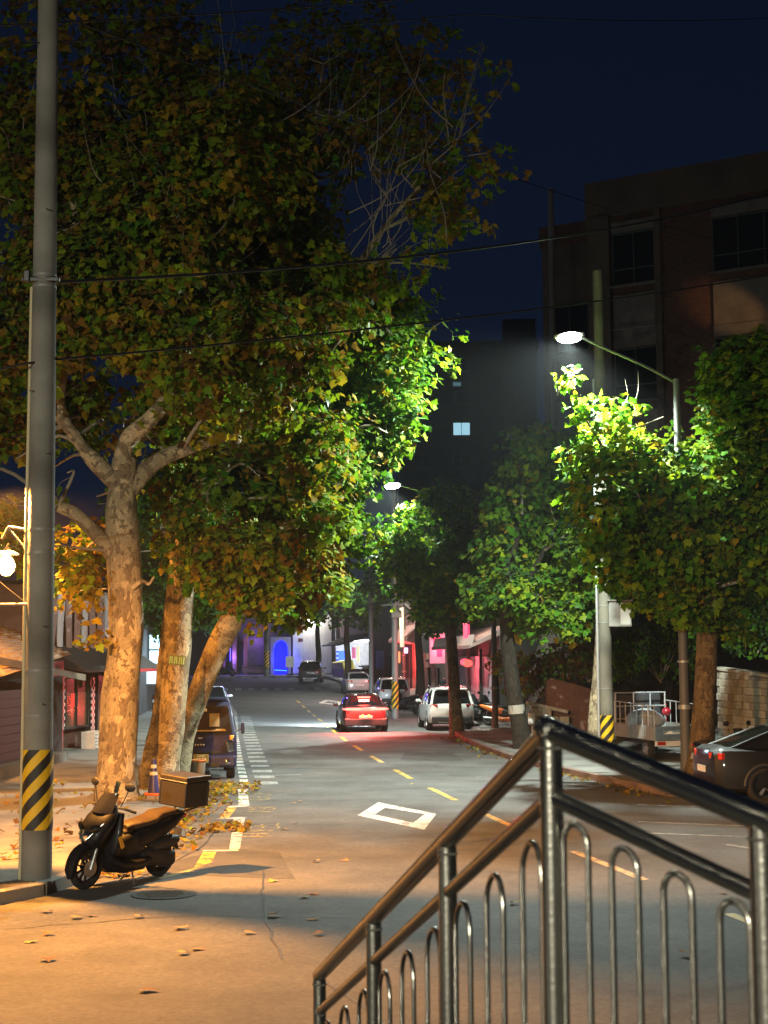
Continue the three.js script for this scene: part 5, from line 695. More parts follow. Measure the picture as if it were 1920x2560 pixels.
const OLV = { mid: 2, ochre: 2, brown: 2, green: 1 };
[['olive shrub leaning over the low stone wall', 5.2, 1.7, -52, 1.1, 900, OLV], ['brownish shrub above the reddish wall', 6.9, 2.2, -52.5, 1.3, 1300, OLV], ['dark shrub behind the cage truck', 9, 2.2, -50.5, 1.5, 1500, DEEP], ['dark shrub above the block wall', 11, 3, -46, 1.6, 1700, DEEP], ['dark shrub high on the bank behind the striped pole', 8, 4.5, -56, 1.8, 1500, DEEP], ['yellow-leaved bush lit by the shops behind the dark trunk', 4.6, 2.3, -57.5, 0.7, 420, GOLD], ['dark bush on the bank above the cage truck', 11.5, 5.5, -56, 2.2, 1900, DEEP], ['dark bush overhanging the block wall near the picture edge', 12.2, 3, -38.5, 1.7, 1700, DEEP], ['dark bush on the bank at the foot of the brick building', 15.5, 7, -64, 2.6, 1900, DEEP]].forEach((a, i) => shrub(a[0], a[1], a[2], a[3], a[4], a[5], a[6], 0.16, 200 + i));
{ // small cage truck with its tail towards the street
  const g = thing('cargo_truck', 'small pickup truck with a railed cage and faded blue tailgate', 'truck', onFoot(7.75, 40.6), Math.atan2(-0.25, -1), 'trucks'), blueT = mat({ color: C(0.13, 0.2, 0.27), map: rep(T.grime, 1.6), roughness: 0.6 }), w = 1.5, rail = mat({ color: C(0.4, 0.4, 0.42), roughness: 0.5, metalness: 0.3 });
  // front +z; bed from z=-0 (tail) to z=2.7
  mesh('tailgate', [box(w, 0.36, 0.05, 0, 0.72, 0, { r: 0.01 }), ...[-0.1, 0.02, 0.13].map((y) => box(w - 0.1, 0.02, 0.02, 0, 0.72 + y, -0.03))], blueT, g);
  textPanel('tailgate_stripe', 0.5, 0.12, label2(128, 32, '#6d8798', (x) => { x.fillStyle = '#e8e8e4'; x.beginPath(); x.moveTo(6, 26); x.lineTo(46, 6); x.lineTo(76, 10); x.lineTo(60, 18); x.lineTo(120, 16); x.lineTo(120, 22); x.lineTo(40, 26); x.fill(); }), [0.3, 0.74, -0.045], { ry: Math.PI }, g);
  mesh('bumper', [box(w, 0.14, 0.1, 0, 0.45, 0.02, { r: 0.02 })], M.white, g); for (const s of [-1, 1]) mesh('tail_light', box(0.22, 0.09, 0.04, s * 0.6, 0.46, -0.045, { r: 0.01 }), M.tailRed, g);
  mesh('bed', [box(w, 0.06, 2.7, 0, 0.56, 1.35), box(0.04, 0.34, 2.7, w / 2, 0.73, 1.35), box(0.04, 0.34, 2.7, -w / 2, 0.73, 1.35), box(w, 0.34, 0.04, 0, 0.73, 2.7)], mat({ color: C(0.3, 0.29, 0.27), map: rep(T.grime, 1), roughness: 0.7 }), g);
  for (const s of [-1, 1]) { for (let i = 0; i < 8; i++) mesh('cage_bar', bar([s * w / 2, 0.88, 0.05 + i * 0.38], [s * w / 2, 1.42 + i * 0.012, 0.05 + i * 0.38], 0.016, 8), rail, g); mesh('cage_rail', bar([s * w / 2, 1.42, 0.03], [s * w / 2, 1.5, 2.7], 0.018, 8), rail, g); }
  for (const x of [-0.74, -0.3, 0.2, 0.74]) mesh('headboard_post', bar([x, 0.75, 2.66], [x, 1.72, 2.66], 0.022, 8), rail, g);
  for (const y of [1.72, 1.35, 1.0]) mesh('headboard_rail', bar([-0.76, y, 2.66], [0.76, y, 2.66], 0.022, 8), rail, g);
  mesh('cab', toCreasedNormals(put(ext([[2.85, 0.4], [4.1, 0.4], [4.15, 0.9], [3.9, 1.55], [3.7, 1.7], [2.95, 1.72], [2.85, 1.65]], 1.42, { bevel: 0.05 }), 0, 0, 0, { ry: -Math.PI / 2 }), 0.6), mat({ color: C(0.05, 0.05, 0.055), roughness: 0.4 }), g);
  for (const [x, z] of [[-0.64, 0.7], [0.64, 0.7], [-0.64, 3.4], [0.64, 3.4]]) wheel(g, x, 0.28, z, 0.28, 0.17);
  mesh('chassis', box(0.6, 0.12, 3.8, 0, 0.42, 2), M.black, g);
  const tp = thing('tarpaulin_bundle', 'grey tarpaulin bundle heaped in the cage truck', 'tarpaulin', onFoot(7.05, 42.3));
  { const s = new THREE.IcosahedronGeometry(0.42, 4), p = s.attributes.position; for (let i = 0; i < p.count; i++) { const v = V3().fromBufferAttribute(p, i), k = 1 + 0.35 * (n3(v.x * 4 + 9, v.y * 4 + 9, v.z * 4 + 9) - 0.5) * 2; p.setXYZ(i, v.x * k * 1.2, v.y * k * 0.85, v.z * k); } s.deleteAttribute('normal'); s.deleteAttribute('uv'); const q = mergeVertices(s); q.computeVertexNormals(); q.translate(0, 0.98, 0); mesh('cloth', q, mat({ color: C(0.3, 0.31, 0.34), roughness: 0.7 }), tp); mesh('tie_rope', tor(0.36, 0.012, 0, 1.0, 0.1, { rx: 1.2, s: [1.2, 1, 1] }), M.white, tp); }
  const rl = thing('hung_red_lamp', 'red round ornament hanging in the truck cage', 'unlit_lamp', onFoot(7.65, 42.2)); mesh('ball', sph(0.13, 0, 1.22, 0, 1, 0.9, 1), mat({ color: C(0.4, 0.02, 0.04), roughness: 0.25, clearcoat: 1 }), rl); mesh('lamp_stem', [bar([0, 1.1, 0], [0, 0.95, 0], 0.012), bar([0, 1.34, 0], [0, 1.45, 0], 0.006)], M.tailRed, rl);  // a red lamp built unlit, its glow given only as red colour
}

// ---------------------------------------------------------------- buildings
function facade(name, label, p0, p1, cat = 'building') { const g = thing(name, label, cat, p0, Math.atan2(-(p1[2] - p0[2]), p1[0] - p0[0])); g.userData.len = undefined; delete g.userData.len; return [g, Math.hypot(p1[0] - p0[0], p1[2] - p0[2])]; }
function win(g, x, y, w, h, o = {}) { // window with frame, panes and sill standing in the wall face at z
  const f = new THREE.Group(); f.name = 'window'; if (o.label) f.userData.label = o.label; g.add(f); const z = o.z || 0, fm = o.frame || M.lampGrey, t = o.t || 0.06;
  mesh('frame', [box(w, t, 0.1, x, y + h - t / 2, z + 0.02), box(w, t, 0.1, x, y + t / 2, z + 0.02), box(t, h - 2 * t, 0.1, x - w / 2 + t / 2, y + h / 2, z + 0.02), box(t, h - 2 * t, 0.1, x + w / 2 - t / 2, y + h / 2, z + 0.02), ...(o.split || [0.5]).map((k) => box(t * 0.8, h - 2 * t, 0.08, x - w / 2 + w * k, y + h / 2, z + 0.02)), ...(o.bars || []).map((k) => box(w - 2 * t, t * 0.8, 0.07, x, y + h * k, z + 0.02))], fm, f);
  const ed = [0, ...(o.split || [0.5]), 1]; for (let i = 1; i < ed.length; i++) mesh('pane', box((ed[i] - ed[i - 1]) * w - t * 0.9, h - 2 * t, 0.012, x - w / 2 + w * (ed[i] + ed[i - 1]) / 2, y + h / 2, z + 0.005), o.pane || M.darkGlass, f);
  if (o.sill) mesh('sill', box(w + 0.2, 0.1, 0.22, x, y - 0.05, z + 0.1, { r: 0.02 }), o.sill, f);
}
M.brickDark = mat({ color: C(0.55, 0.5, 0.5), map: rep(T.brick, 0.42), roughness: 0.95 });
M.brownStone = mat({ color: C(0.12, 0.095, 0.075), map: rep(T.grime, 0.2), roughness: 0.9, bumpMap: rep(T.concreteB, 0.6), bumpScale: 0.01 });
M.paleSpandrel = mat({ color: C(0.17, 0.16, 0.145), map: rep(T.grime, 0.3), roughness: 0.85 });
M.greenFrame = mat({ color: C(0.06, 0.09, 0.085), roughness: 0.5 });
{ // tall building of brick panels on the right
  const [g, L] = facade('apartment_building', 'dark brick building with tall window bays above the right trees', [10.73, 5, -78], [27.6, 5, -67.6]);
  const depth = 14, H = 22.3;
  mesh('wall', [box(L, H - 1.9, depth, L / 2, (H - 1.9) / 2, -depth / 2 - 0.05)], M.brickDark, g);
  mesh('parapet', box(L + 0.3, 1.9, depth + 0.3, L / 2, H - 0.95, -depth / 2 - 0.02), M.brownStone, g);
  mesh('corner_pier', box(1.2, H - 1.9, 0.3, 0.6, (H - 1.9) / 2, 0.1), M.brownStone, g); mesh('corner_pier', box(0.35, H - 1.9, 0.2, 3.75, (H - 1.9) / 2, 0.05), M.brownStone, g);
  for (const [x, w] of [[2.45, 2.3], [8.6, 4], [15.4, 4]]) for (let f = 0; f < 3; f++) {
    const y = H - 5.6 - f * 6; win(g, x, y, w, 2.7, { split: w > 3 ? [0.33, 0.66] : [0.5], bars: [0.3], frame: M.greenFrame, sill: M.paleSpandrel });
    mesh('lintel', box(w, 0.55, 0.16, x, y + 3.02, 0.06), M.paleSpandrel, g); mesh('spandrel_panel', box(w, 2.4, 0.1, x, y - 1.7, 0.03), M.paleSpandrel, g);
  }
  mesh('balcony_rail', [bar([1.3, 14.4, 0.3], [3.6, 14.4, 0.3], 0.03)], M.galv, g);
  const [h, L2] = facade('building_wing', 'lower wing set back at the edge of the dark brick building', [8.9, 4, -84], [12.5, 4, -82]);
  mesh('wall', box(L2, 21.5, 8, L2 / 2, 10.75, -4.05), M.brownStone, h); mesh('parapet', box(L2 + 0.2, 1.2, 8.2, L2 / 2, 22.1, -4), M.brickDark, h);
  win(h, 1.6, 10.6, 2.2, 2.2, { frame: M.paleSpandrel, pane: mat({ color: C(0.22, 0.25, 0.28), roughness: 0.2 }) }); win(h, 1.6, 15.5, 2.2, 2.6, { frame: M.greenFrame });
  // the sodium floodlight that catches the brick building's panel, on its own post beyond the picture's edge
  const fl = thing('floodlight', 'orange floodlight on a post beside the dark brick building', 'lamp', [22.5, 5, -62]); mesh('post', cyl(0.08, 0.06, 9, 0, 4.5, 0), M.galv, fl); mesh('lamp_housing', box(0.4, 0.3, 0.3, -0.1, 9.1, -0.1, { r: 0.03, ry: 0.7 }), M.lampGrey, fl); mesh('lamp_glass', box(0.32, 0.22, 0.02, -0.26, 9.12, -0.2, { ry: 0.9 }), mat({ color: C(0.8, 0.5, 0.2), emissive: C(1, 0.55, 0.16), emissiveIntensity: 8 }), fl);
  const s = new THREE.SpotLight(C(1, 0.45, 0.12), 330, 0, 0.1, 0.6, 2); s.position.set(-0.36, 9.14, -0.28); s.target.position.set(17.0 - 22.5, 19.7 - 5, -74 + 62); s.castShadow = true; s.shadow.radius = 4; s.name = 'flood_beam'; fl.add(s, s.target);
}
{ // far apartment block with one lit window
  const [g, L] = facade('apartment_building', 'far dark apartment block with one window lit', [1.5, 0.5, -152], [15.4, 0.5, -152]), wallM = mat({ color: C(0.09, 0.09, 0.1), map: rep(T.grime, 0.1), roughness: 0.95 });
  mesh('wall', box(L, 33, 16, L / 2, 16.5, -8.06), wallM, g); mesh('roof_parapet', box(L + 0.4, 0.9, 16.4, L / 2, 33.45, -8), wallM, g); mesh('stair_tower', box(3.2, 36, 2, 12.2, 18, -0.4), mat({ color: C(0.06, 0.06, 0.07), roughness: 0.95 }), g); mesh('pilaster', box(0.6, 33, 0.5, 8.6, 16.5, 0.1), wallM, g);
  const litM = mat({ color: C(0.4, 0.5, 0.55), emissive: C(0.42, 0.78, 0.95), emissiveIntensity: 0.8 });
  for (let f = 0; f < 10; f++) for (const x of [2.4, 6.3]) { const lit = f === 7 && x > 5; win(g, x, 1.6 + f * 3.25, 1.75, 1.35, { frame: M.lampDark, ...(lit ? { pane: litM, label: 'window lit pale blue' } : {}) }); }
  win(g, 5.9, 29.3, 0.9, 0.5, { split: [], pane: mat({ color: C(0.2, 0.3, 0.35), emissive: C(0.12, 0.26, 0.3), emissiveIntensity: 0.5 }), label: 'small dim window' });
}

// ---- left row: iron-roofed shed, red panel, brown building, chequered restaurant, dark shops
M.rustRoof = mat({ color: C(1.25, 1.2, 1.1), map: rep(T.rust, 0.3), roughness: 0.75, metalness: 0.2 });
M.darkWall = mat({ color: C(0.02, 0.015, 0.013), map: rep(T.grime, 0.4), roughness: 0.9 });
function corrugated(pts00, pts10, pts01, pts11, n, amp) { // rippled sheet; ripples run from the first edge to the second
  const A = V3(...pts00), B = V3(...pts10), Cc = V3(...pts01), D = V3(...pts11), nrm = B.clone().sub(A).cross(Cc.clone().sub(A)).normalize(), p = [], idx = [], k = n * 6;
  for (let i = 0; i <= k; i++) { const t = i / k, w = Math.sin(t * n * 6.283) * amp; for (const [P, Q] of [[A, B], [Cc, D]]) { const v = P.clone().lerp(Q, t).addScaledVector(nrm, w); p.push(v.x, v.y, v.z); } }
  for (let i = 0; i < k; i++) { const a = i * 2; idx.push(a, a + 2, a + 3, a, a + 3, a + 1); }
  const g = new THREE.BufferGeometry(); g.setAttribute('position', new THREE.Float32BufferAttribute(p, 3)); g.setIndex(idx); g.computeVertexNormals(); return g;
}
{
  const g = thing('shed', 'dark shed with a rusty corrugated roof lit orange', 'shed', onFoot(-8.6, 34));
  const o = (x, y, z) => [x + 8.6, y - FOOT, z + 34];
  mesh('roof', corrugated(o(-8.45, 2.5, -33.4), o(-11.6, 4.55, -33.4), o(-8.75, 3.06, -43.2), o(-12, 4.4, -43.2), 17, 0.028), M.rustRoof, g);
  mesh('fascia', [box(0.05, 0.17, 9.9, ...o(-8.55, 2.68, -38.3), { rx: -0.057, ry: -0.031 })], mat({ color: C(0.3, 0.26, 0.2), map: rep(T.grime, 0.6), roughness: 0.8 }), g);
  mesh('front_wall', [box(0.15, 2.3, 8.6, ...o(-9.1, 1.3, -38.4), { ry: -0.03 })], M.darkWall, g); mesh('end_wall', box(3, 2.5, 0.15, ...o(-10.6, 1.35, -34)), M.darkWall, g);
  mesh('shutter', Array.from({ length: 9 }, (_, i) => box(0.04, 0.2, 5, ...o(-8.98, 0.4 + i * 0.21, -38.4), { ry: -0.03 })), mat({ color: C(0.018, 0.02, 0.022), roughness: 0.6, metalness: 0.2 }), g);
  mesh('foundation', [box(0.5, 0.35, 7, ...o(-8.85, 0.3, -38), { ry: -0.03 })], M.concrete, g);
  const s = lone('sign_panel', box(0.14, 2.5, 1.5, -9.22, 1.62, -43.2, { r: 0.02, ry: -0.03 }), mat({ color: C(0.3, 0.02, 0.025), roughness: 0.35, clearcoat: 0.6, map: rep(T.grime, 0.7) }), 'tall red sign panel beside the corrugated shed', 'sign');
  const b = thing('restaurant', 'brown restaurant with black awning and chequered tile frames', 'building', onFoot(-9.75, 43.8), Math.atan2(7.7, 1.05)); // x runs down the street, z out to the road
  mesh('wall', box(8.4, 4.9, 6, 4.2, 2.45, -3.1), mat({ color: C(0.1, 0.05, 0.035), map: rep(T.grime, 0.4), roughness: 0.85 }), b);
  for (let i = 0; i < 9; i++) mesh('hanging_cloth', loft(Array.from({ length: 5 }, (_, j) => ring(0.5 + i * 0.72, 4.7 - j * 0.42, 0.12 + 0.02 * Math.sin(i * 2 + j), 0.3 - 0.02 * j, 0.05 + 0.02 * Math.sin(i + j), { n: 10, xz: true })), { crease: 1 }), mat({ color: [C(0.16, 0.09, 0.075), C(0.3, 0.26, 0.26)][i % 3 === 1 ? 1 : 0], roughness: 0.6 }), b);
  mesh('awning', put(ext([[0, 3.2], [1.15, 2.45], [1.15, 2.38], [0, 2.6]], 7.8, { bevel: 0.01 }), 4.3, 0, 0.02, { ry: -Math.PI / 2 }), mat({ color: C(0.014, 0.012, 0.012), roughness: 0.7 }), b);
  mesh('awning_trim', box(4.6, 0.1, 0.03, 5.9, 2.4, 1.2), mat({ color: C(0.5, 0.02, 0.03), roughness: 0.5 }), b);
  const tileW = mat({ color: C(0.5, 0.49, 0.45), roughness: 0.25 }), tileB = mat({ color: C(0.012, 0.012, 0.012), roughness: 0.25 });
  for (const [x, y0, n, cols] of [[1.3, 0.75, 17, 3], [4.0, 0.35, 19, 3], [6.2, 0.3, 20, 2]]) { const fr = new THREE.Group(); fr.name = 'tile_frame'; b.add(fr); const ws = [], bs = []; for (let j = 0; j < n; j++) for (let i = 0; i < cols; i++) ((i + j) % 2 ? ws : bs).push(box(0.095, 0.095, 0.03, x + i * 0.1, y0 + j * 0.1, 0.16)); mesh('white_tile', ws, tileW, fr, { kind: 'stuff' }); mesh('black_tile', bs, tileB, fr, { kind: 'stuff' }); mesh('post', box(0.1 * cols + 0.04, 0.1 * n + 0.1, 0.26, x + 0.05 * (cols - 1), y0 + 0.05 * n, 0.01), M.darkWall, fr); }
  win(b, 2.8, 0.7, 2.1, 1.55, { frame: M.darkWall, z: 0.05, pane: mat({ color: C(0.09, 0.06, 0.035), roughness: 0.15 }) });
  win(b, 5.3, 0.2, 1.2, 2.1, { frame: M.darkWall, z: 0.05, split: [], pane: mat({ color: C(0.06, 0.05, 0.035), roughness: 0.15 }) });
  mesh('open_sign', box(0.22, 0.4, 0.03, 2.15, 1.55, 0.2, { r: 0.05 }), mat({ color: C(0.4, 0.02, 0.02), emissive: C(1, 0.06, 0.04), emissiveIntensity: 0.7 }), b);
  mesh('porthole', [cyl(0.16, 0.16, 0.05, 3.65, 2.05, 0.22, { rx: Math.PI / 2 }), tor(0.16, 0.02, 3.65, 2.05, 0.25)], M.black, b);
  const cr = thing('wire_crate', 'white wire crate on the pavement before the restaurant', 'crate', onFoot(-8.75, 46.4), Math.atan2(7.7, 1.05)); for (let i = 0; i < 6; i++) mesh('bar', box(0.9, 0.035, 0.4, 0, 0.06 + i * 0.1, 0), M.white, cr); for (let i = 0; i < 4; i++) mesh('upright', box(0.03, 0.62, 0.42, -0.43 + i * 0.287, 0.31, 0), M.white, cr);
  const bd = thing('shop_building', 'dark shop with a pale lit front seen between the first two trunks', 'building', onFoot(-9.9, 56), Math.atan2(40, -3.6));
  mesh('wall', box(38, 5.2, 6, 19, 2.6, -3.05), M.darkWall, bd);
  mesh('lit_front', [box(3.4, 2.1, 1.1, 22.5, 2.9, 0.6, { r: 0.03 })], mat({ color: C(0.4, 0.5, 0.6), emissive: C(0.5, 0.85, 1), emissiveIntensity: 1.3 }), bd); mesh('front_frame', [box(3.6, 0.12, 1.3, 22.5, 4.02, 0.6), box(3.6, 0.12, 1.3, 22.5, 1.8, 0.6), box(0.06, 0.08, 1.16, 20.78, 3.2, 0.6), box(0.06, 0.08, 1.16, 20.78, 2.5, 0.6)], M.black, bd);
  mesh('projecting_sign', [box(0.6, 0.75, 0.14, 20.2, 1.9, 0.25, { r: 0.04, ry: 1.4 })], mat({ color: C(0.5, 0.5, 0.52), emissive: C(0.5, 0.7, 0.9), emissiveIntensity: 0.5 }), bd);
  const pl2 = new THREE.PointLight(C(0.6, 0.85, 1), 30, 0, 2); pl2.position.set(20.3, 2.9, 1.3); pl2.castShadow = true; pl2.shadow.radius = 20; pl2.name = 'front_light'; bd.add(pl2);
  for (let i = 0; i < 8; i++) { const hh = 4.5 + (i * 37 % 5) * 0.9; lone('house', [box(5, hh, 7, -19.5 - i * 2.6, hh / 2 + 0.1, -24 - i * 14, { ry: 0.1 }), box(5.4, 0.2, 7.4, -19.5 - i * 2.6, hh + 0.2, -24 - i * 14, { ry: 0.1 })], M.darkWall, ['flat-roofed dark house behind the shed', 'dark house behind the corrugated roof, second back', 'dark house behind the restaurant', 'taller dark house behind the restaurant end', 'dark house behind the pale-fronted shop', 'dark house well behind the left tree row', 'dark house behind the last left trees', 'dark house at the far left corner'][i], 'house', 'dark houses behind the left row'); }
}

// ---- far end: shops across the bend, facing the viewer
const glow = (r, g, b, I, o = {}) => mat({ color: C(r * 0.4, g * 0.4, b * 0.4), emissive: C(r, g, b), emissiveIntensity: I, ...o });
function lampIn(parent, x, y, z, c, I, rad = 10) { const p = new THREE.PointLight(c, I, 0, 2); p.position.set(x, y, z); p.castShadow = true; p.shadow.radius = rad; p.name = 'shop_light'; parent.add(p); }
{
  const y0 = elev(138) + FOOT, [g] = facade('shop_building', 'shop glowing purple and blue at the end of the street', [-15.2, y0, -138], [-8.2, y0, -138]), br = mat({ color: C(0.2, 0.09, 0.05), roughness: 0.7, map: rep(T.grime, 0.4) });
  mesh('wall', box(7, 6.4, 6, 3.5, 3.2, -3.4), mat({ color: C(0.09, 0.07, 0.09), roughness: 0.8, map: rep(T.grime, 0.3) }), g);
  for (const x of [0.7, 1.75, 2.75]) mesh('column', box(0.38, 3.4, 0.3, x, 1.7, 0.02, { r: 0.03 }), br, g);
  for (const [x, w] of [[1.25, 0.5], [2.3, 0.55]]) mesh('shop_window', box(w, 2.6, 0.06, x, 1.6, -0.3), M.darkGlass, g);
  mesh('notice_board', box(1.7, 2.4, 0.1, 3.7, 2, -0.2), mat({ color: C(0.12, 0.1, 0.12), roughness: 0.7, map: rep(T.grime, 1) }), g); mesh('timber_bench', [box(1.9, 0.1, 0.4, 3.4, 0.65, 0.3, { rz: -0.1 }), box(1.9, 0.35, 0.06, 3.4, 0.35, 0.46, { rz: -0.1 })], mat({ color: C(0.16, 0.1, 0.06), roughness: 0.8 }), g);
  for (const [x, y, h] of [[1.4, 2.3, 2.2], [1.75, 1.2, 0.5]]) mesh('neon_tube', bar([x, y - h / 2, 0.26], [x, y + h / 2, 0.26], 0.03), glow(0.12, 0.08, 1, 4), g);
  lampIn(g, 1.6, 1.6, 0.7, C(0.2, 0.12, 1), 26); lampIn(g, 3.6, 3.2, 0.6, C(0.35, 0.14, 1), 8);
  const [d] = facade('doorway', 'deep blue neon-lit arched doorway at the end of the street', [-10, y0, -137.2], [-8.5, y0, -137.2], 'doorway'), arch = [[0.12, 0], [1.35, 0], [1.35, 2.2], [1.2, 2.75], [0.75, 3], [0.3, 2.75], [0.12, 2.2]];
  mesh('surround', ext([[-0.15, 0], [1.65, 0], [1.65, 3.3], [-0.15, 3.3]], 0.5, { holes: [arch] }), mat({ color: C(0.2, 0.2, 0.26), roughness: 0.6 }), d); mesh('back_panel', put(ext(arch, 0.04), 0, 0, -0.22), glow(0.008, 0.012, 1, 1.4), d);
  mesh('neon_edge', tube(arch.slice(1).concat([arch[0]]).map(([x, y]) => [x, y + 0.03, 0.27]), 0.025, 60, 6), glow(0.03, 0.05, 1, 2), d); mesh('threshold_light', box(1.1, 0.06, 0.05, 0.74, 0.35, 0.26, { rz: -0.06 }), glow(0.06, 0.4, 1, 2), d); lampIn(d, 0.74, 1.3, 0.7, C(0.08, 0.1, 1), 18);
  const [w] = facade('shop_building', 'white boarded wall beside the blue doorway', [-8.2, y0, -137], [-4.4, y0, -136]), wm = mat({ color: C(0.62, 0.6, 0.56), roughness: 0.7 });
  mesh('wall', box(3.9, 5.4, 6, 1.95, 2.7, -3.05), M.paleSpandrel, w); for (let i = 0; i < 9; i++) mesh('board', box(0.28, 5.2, 0.05, 1.15 + i * 0.29, 2.65, 0, { r: 0.01 }), wm, w); mesh('white_panel', box(0.95, 5.2, 0.06, 0.52, 2.65, 0.02), mat({ color: C(0.6, 0.62, 0.68), roughness: 0.5 }), w);
  mesh('poster', box(0.42, 0.3, 0.02, 0.75, 3.0, 0.06), mat({ color: C(0.12, 0.04, 0.05), roughness: 0.6 }), w); mesh('notice', box(0.36, 0.8, 0.02, 0.6, 1.9, 0.06), mat({ color: C(0.5, 0.55, 0.6), roughness: 0.6 }), w); mesh('roof_edge', box(4.1, 0.2, 6.3, 1.95, 5.5, -2.95), M.lampGrey, w);
  const wl = mesh('wall_lamp', box(0.5, 0.08, 0.16, 1.6, 5.15, 0.4, { r: 0.02 }), glow(1, 0.95, 0.85, 8), w); lampIn(w, 1.6, 5.0, 0.7, C(1, 0.95, 0.86), 34);
  const sg = thing('standing_sign', 'white board sign on a stand by the blue doorway', 'sign', onFoot(-8.2, 133)); mesh('board', box(0.75, 0.95, 0.06, 0, 1.15, 0, { r: 0.02 }), M.white, sg); mesh('leg', bar([0.2, 0, 0], [0.2, 0.7, 0], 0.03), M.black, sg); mesh('leg', bar([-0.2, 0, 0], [-0.2, 0.7, 0], 0.03), M.black, sg); mesh('weight', box(0.6, 0.12, 0.4, 0, 0.06, 0, { r: 0.03 }), M.black, sg);
  const bk = thing('shop_building', 'dark block closing the street behind the purple shop', 'building', [-24, y0, -146]); mesh('wall', box(50, 9, 6, 12, 4.5, -4), M.darkWall, bk); for (let i = 0; i < 7; i++) win(bk, -8 + i * 6, 6, 1.6, 1.4, { frame: M.lampGrey, z: -0.98 });
}
// ---- right row of shops, receding; x runs towards the viewer, z out to the road
const rowX = pl([[58, 5.7], [66, 4.7], [76, 4.05], [84, 3.2], [92, 2.25], [100, 1.25], [117, -1.0], [134, -4.2]]);
const rowShop = (name, label, D1, D0) => facade(name, label, [rowX(D1), elev((D1 + D0) / 2) + FOOT, -D1], [rowX(D0), elev((D1 + D0) / 2) + FOOT, -D0]);
{
  const [g, L] = rowShop('corner_shop', 'lit corner store with a dark awning and bright shelves', 134, 117), shelf = [[0.2, 0.35, 1], [0.7, 0.85, 1], [0.35, 0.6, 1], [1, 0.25, 0.5], [1, 0.85, 0.4], [0.4, 0.8, 0.5]];
  mesh('back_wall', box(L, 4.2, 0.3, L / 2, 2.1, -4), M.white, g); mesh('ceiling', box(L, 0.15, 4, L / 2, 3.1, -2), M.white, g); mesh('upper_wall', box(L, 2.6, 4, L / 2, 4.5, -2.2), mat({ color: C(0.3, 0.17, 0.1), roughness: 0.8, map: rep(T.grime, 0.3) }), g); mesh('side_wall', box(0.3, 4.2, 4.2, L - 0.15, 2.1, -2), M.darkWall, g); mesh('far_side_wall', box(0.3, 4.2, 4.2, 0.15, 2.1, -2), M.white, g); mesh('floor', box(L, 0.06, 4, L / 2, 0.03, -2), M.concrete, g);
  for (let i = 0; i < 7; i++) for (let j = 0; j < 4; j++) { const c = shelf[(i * 5 + j * 3) % 6]; mesh('goods_shelf', box(1.9, 0.5, 0.4, 1.6 + i * 2.1, 0.5 + j * 0.62, -3.4, { r: 0.03 }), mat({ color: C(c[0] * 0.6, c[1] * 0.6, c[2] * 0.6), roughness: 0.5 }), g); }
  mesh('drinks_cooler', [box(1.2, 2.2, 0.7, 1.4, 1.1, -0.2, { r: 0.03 })], glow(0.06, 0.16, 1, 1.1), g); mesh('cooler_shelves', Array.from({ length: 5 }, (_, i) => box(1.0, 0.12, 0.02, 1.4, 0.45 + i * 0.38, 0.16)), glow(0.7, 0.9, 1, 1.2), g);
  mesh('poster', box(1.6, 0.9, 0.05, 8.4, 2.0, -0.1), glow(1, 0.25, 0.5, 0.7), g); mesh('poster', box(1.6, 1.2, 0.05, 6, 2.0, -0.1), glow(0.45, 0.75, 1, 0.9), g); mesh('poster', box(1.1, 1.3, 0.05, 10.6, 1.9, -0.1), glow(1, 0.95, 0.55, 0.9), g); mesh('fruit_counter', [box(6, 0.75, 0.9, 6.5, 0.95, 0.5, { r: 0.03, rx: 0.25 })], mat({ color: C(0.7, 0.62, 0.12), roughness: 0.6 }), g); mesh('counter_base', box(6, 0.7, 0.8, 6.5, 0.35, 0.5), mat({ color: C(0.22, 0.11, 0.06), roughness: 0.7 }), g);
  mesh('awning', put(ext([[-0.2, 3.5], [2.0, 2.65], [2.0, 2.55], [-0.2, 3.2]], 9.5, { bevel: 0.02 }), 9.4, 0, 0, { ry: -Math.PI / 2 }), mat({ color: C(0.03, 0.032, 0.05), roughness: 0.7 }), g);
  mesh('fluorescent_tube', bar([2, 2.95, -1.2], [14, 2.95, -1.2], 0.04), glow(0.9, 1, 1, 9), g); lampIn(g, 4, 2.7, -1.0, C(0.9, 0.97, 1), 40); lampIn(g, 9, 2.7, -1.0, C(0.95, 0.97, 1), 40); lampIn(g, 13, 2.7, -1.0, C(0.95, 0.97, 1), 26);
  const ic = thing('fruit_stall', 'dark stall box with a pale tray on top before the corner store', 'stall', onFoot(-1.5, 112), 0.2); mesh('box', box(2, 1.2, 1, 0, 0.6, 0, { r: 0.04 }), M.black, ic); mesh('tray', [box(1, 0.12, 0.6, 0.1, 1.4, 0.1, { r: 0.03 }), box(0.5, 0.2, 0.4, 0.1, 1.28, 0.1)], mat({ color: C(0.3, 0.55, 0.55), roughness: 0.4 }), ic);
}
{
  const [g, L] = rowShop('shop_building', 'dark narrow building between the corner store and the red-lit shop', 117, 101); mesh('wall', box(L, 6.2, 5, L / 2, 3.1, -2.55), mat({ color: C(0.16, 0.12, 0.1), map: rep(T.grime, 0.3), roughness: 0.85 }), g); mesh('shutter', Array.from({ length: 12 }, (_, i) => box(4.5, 0.2, 0.05, 5, 0.2 + i * 0.21, 0.02)), M.galv, g); mesh('door', box(1.2, 2.2, 0.08, 11, 1.1, 0.02), M.darkWall, g);
}
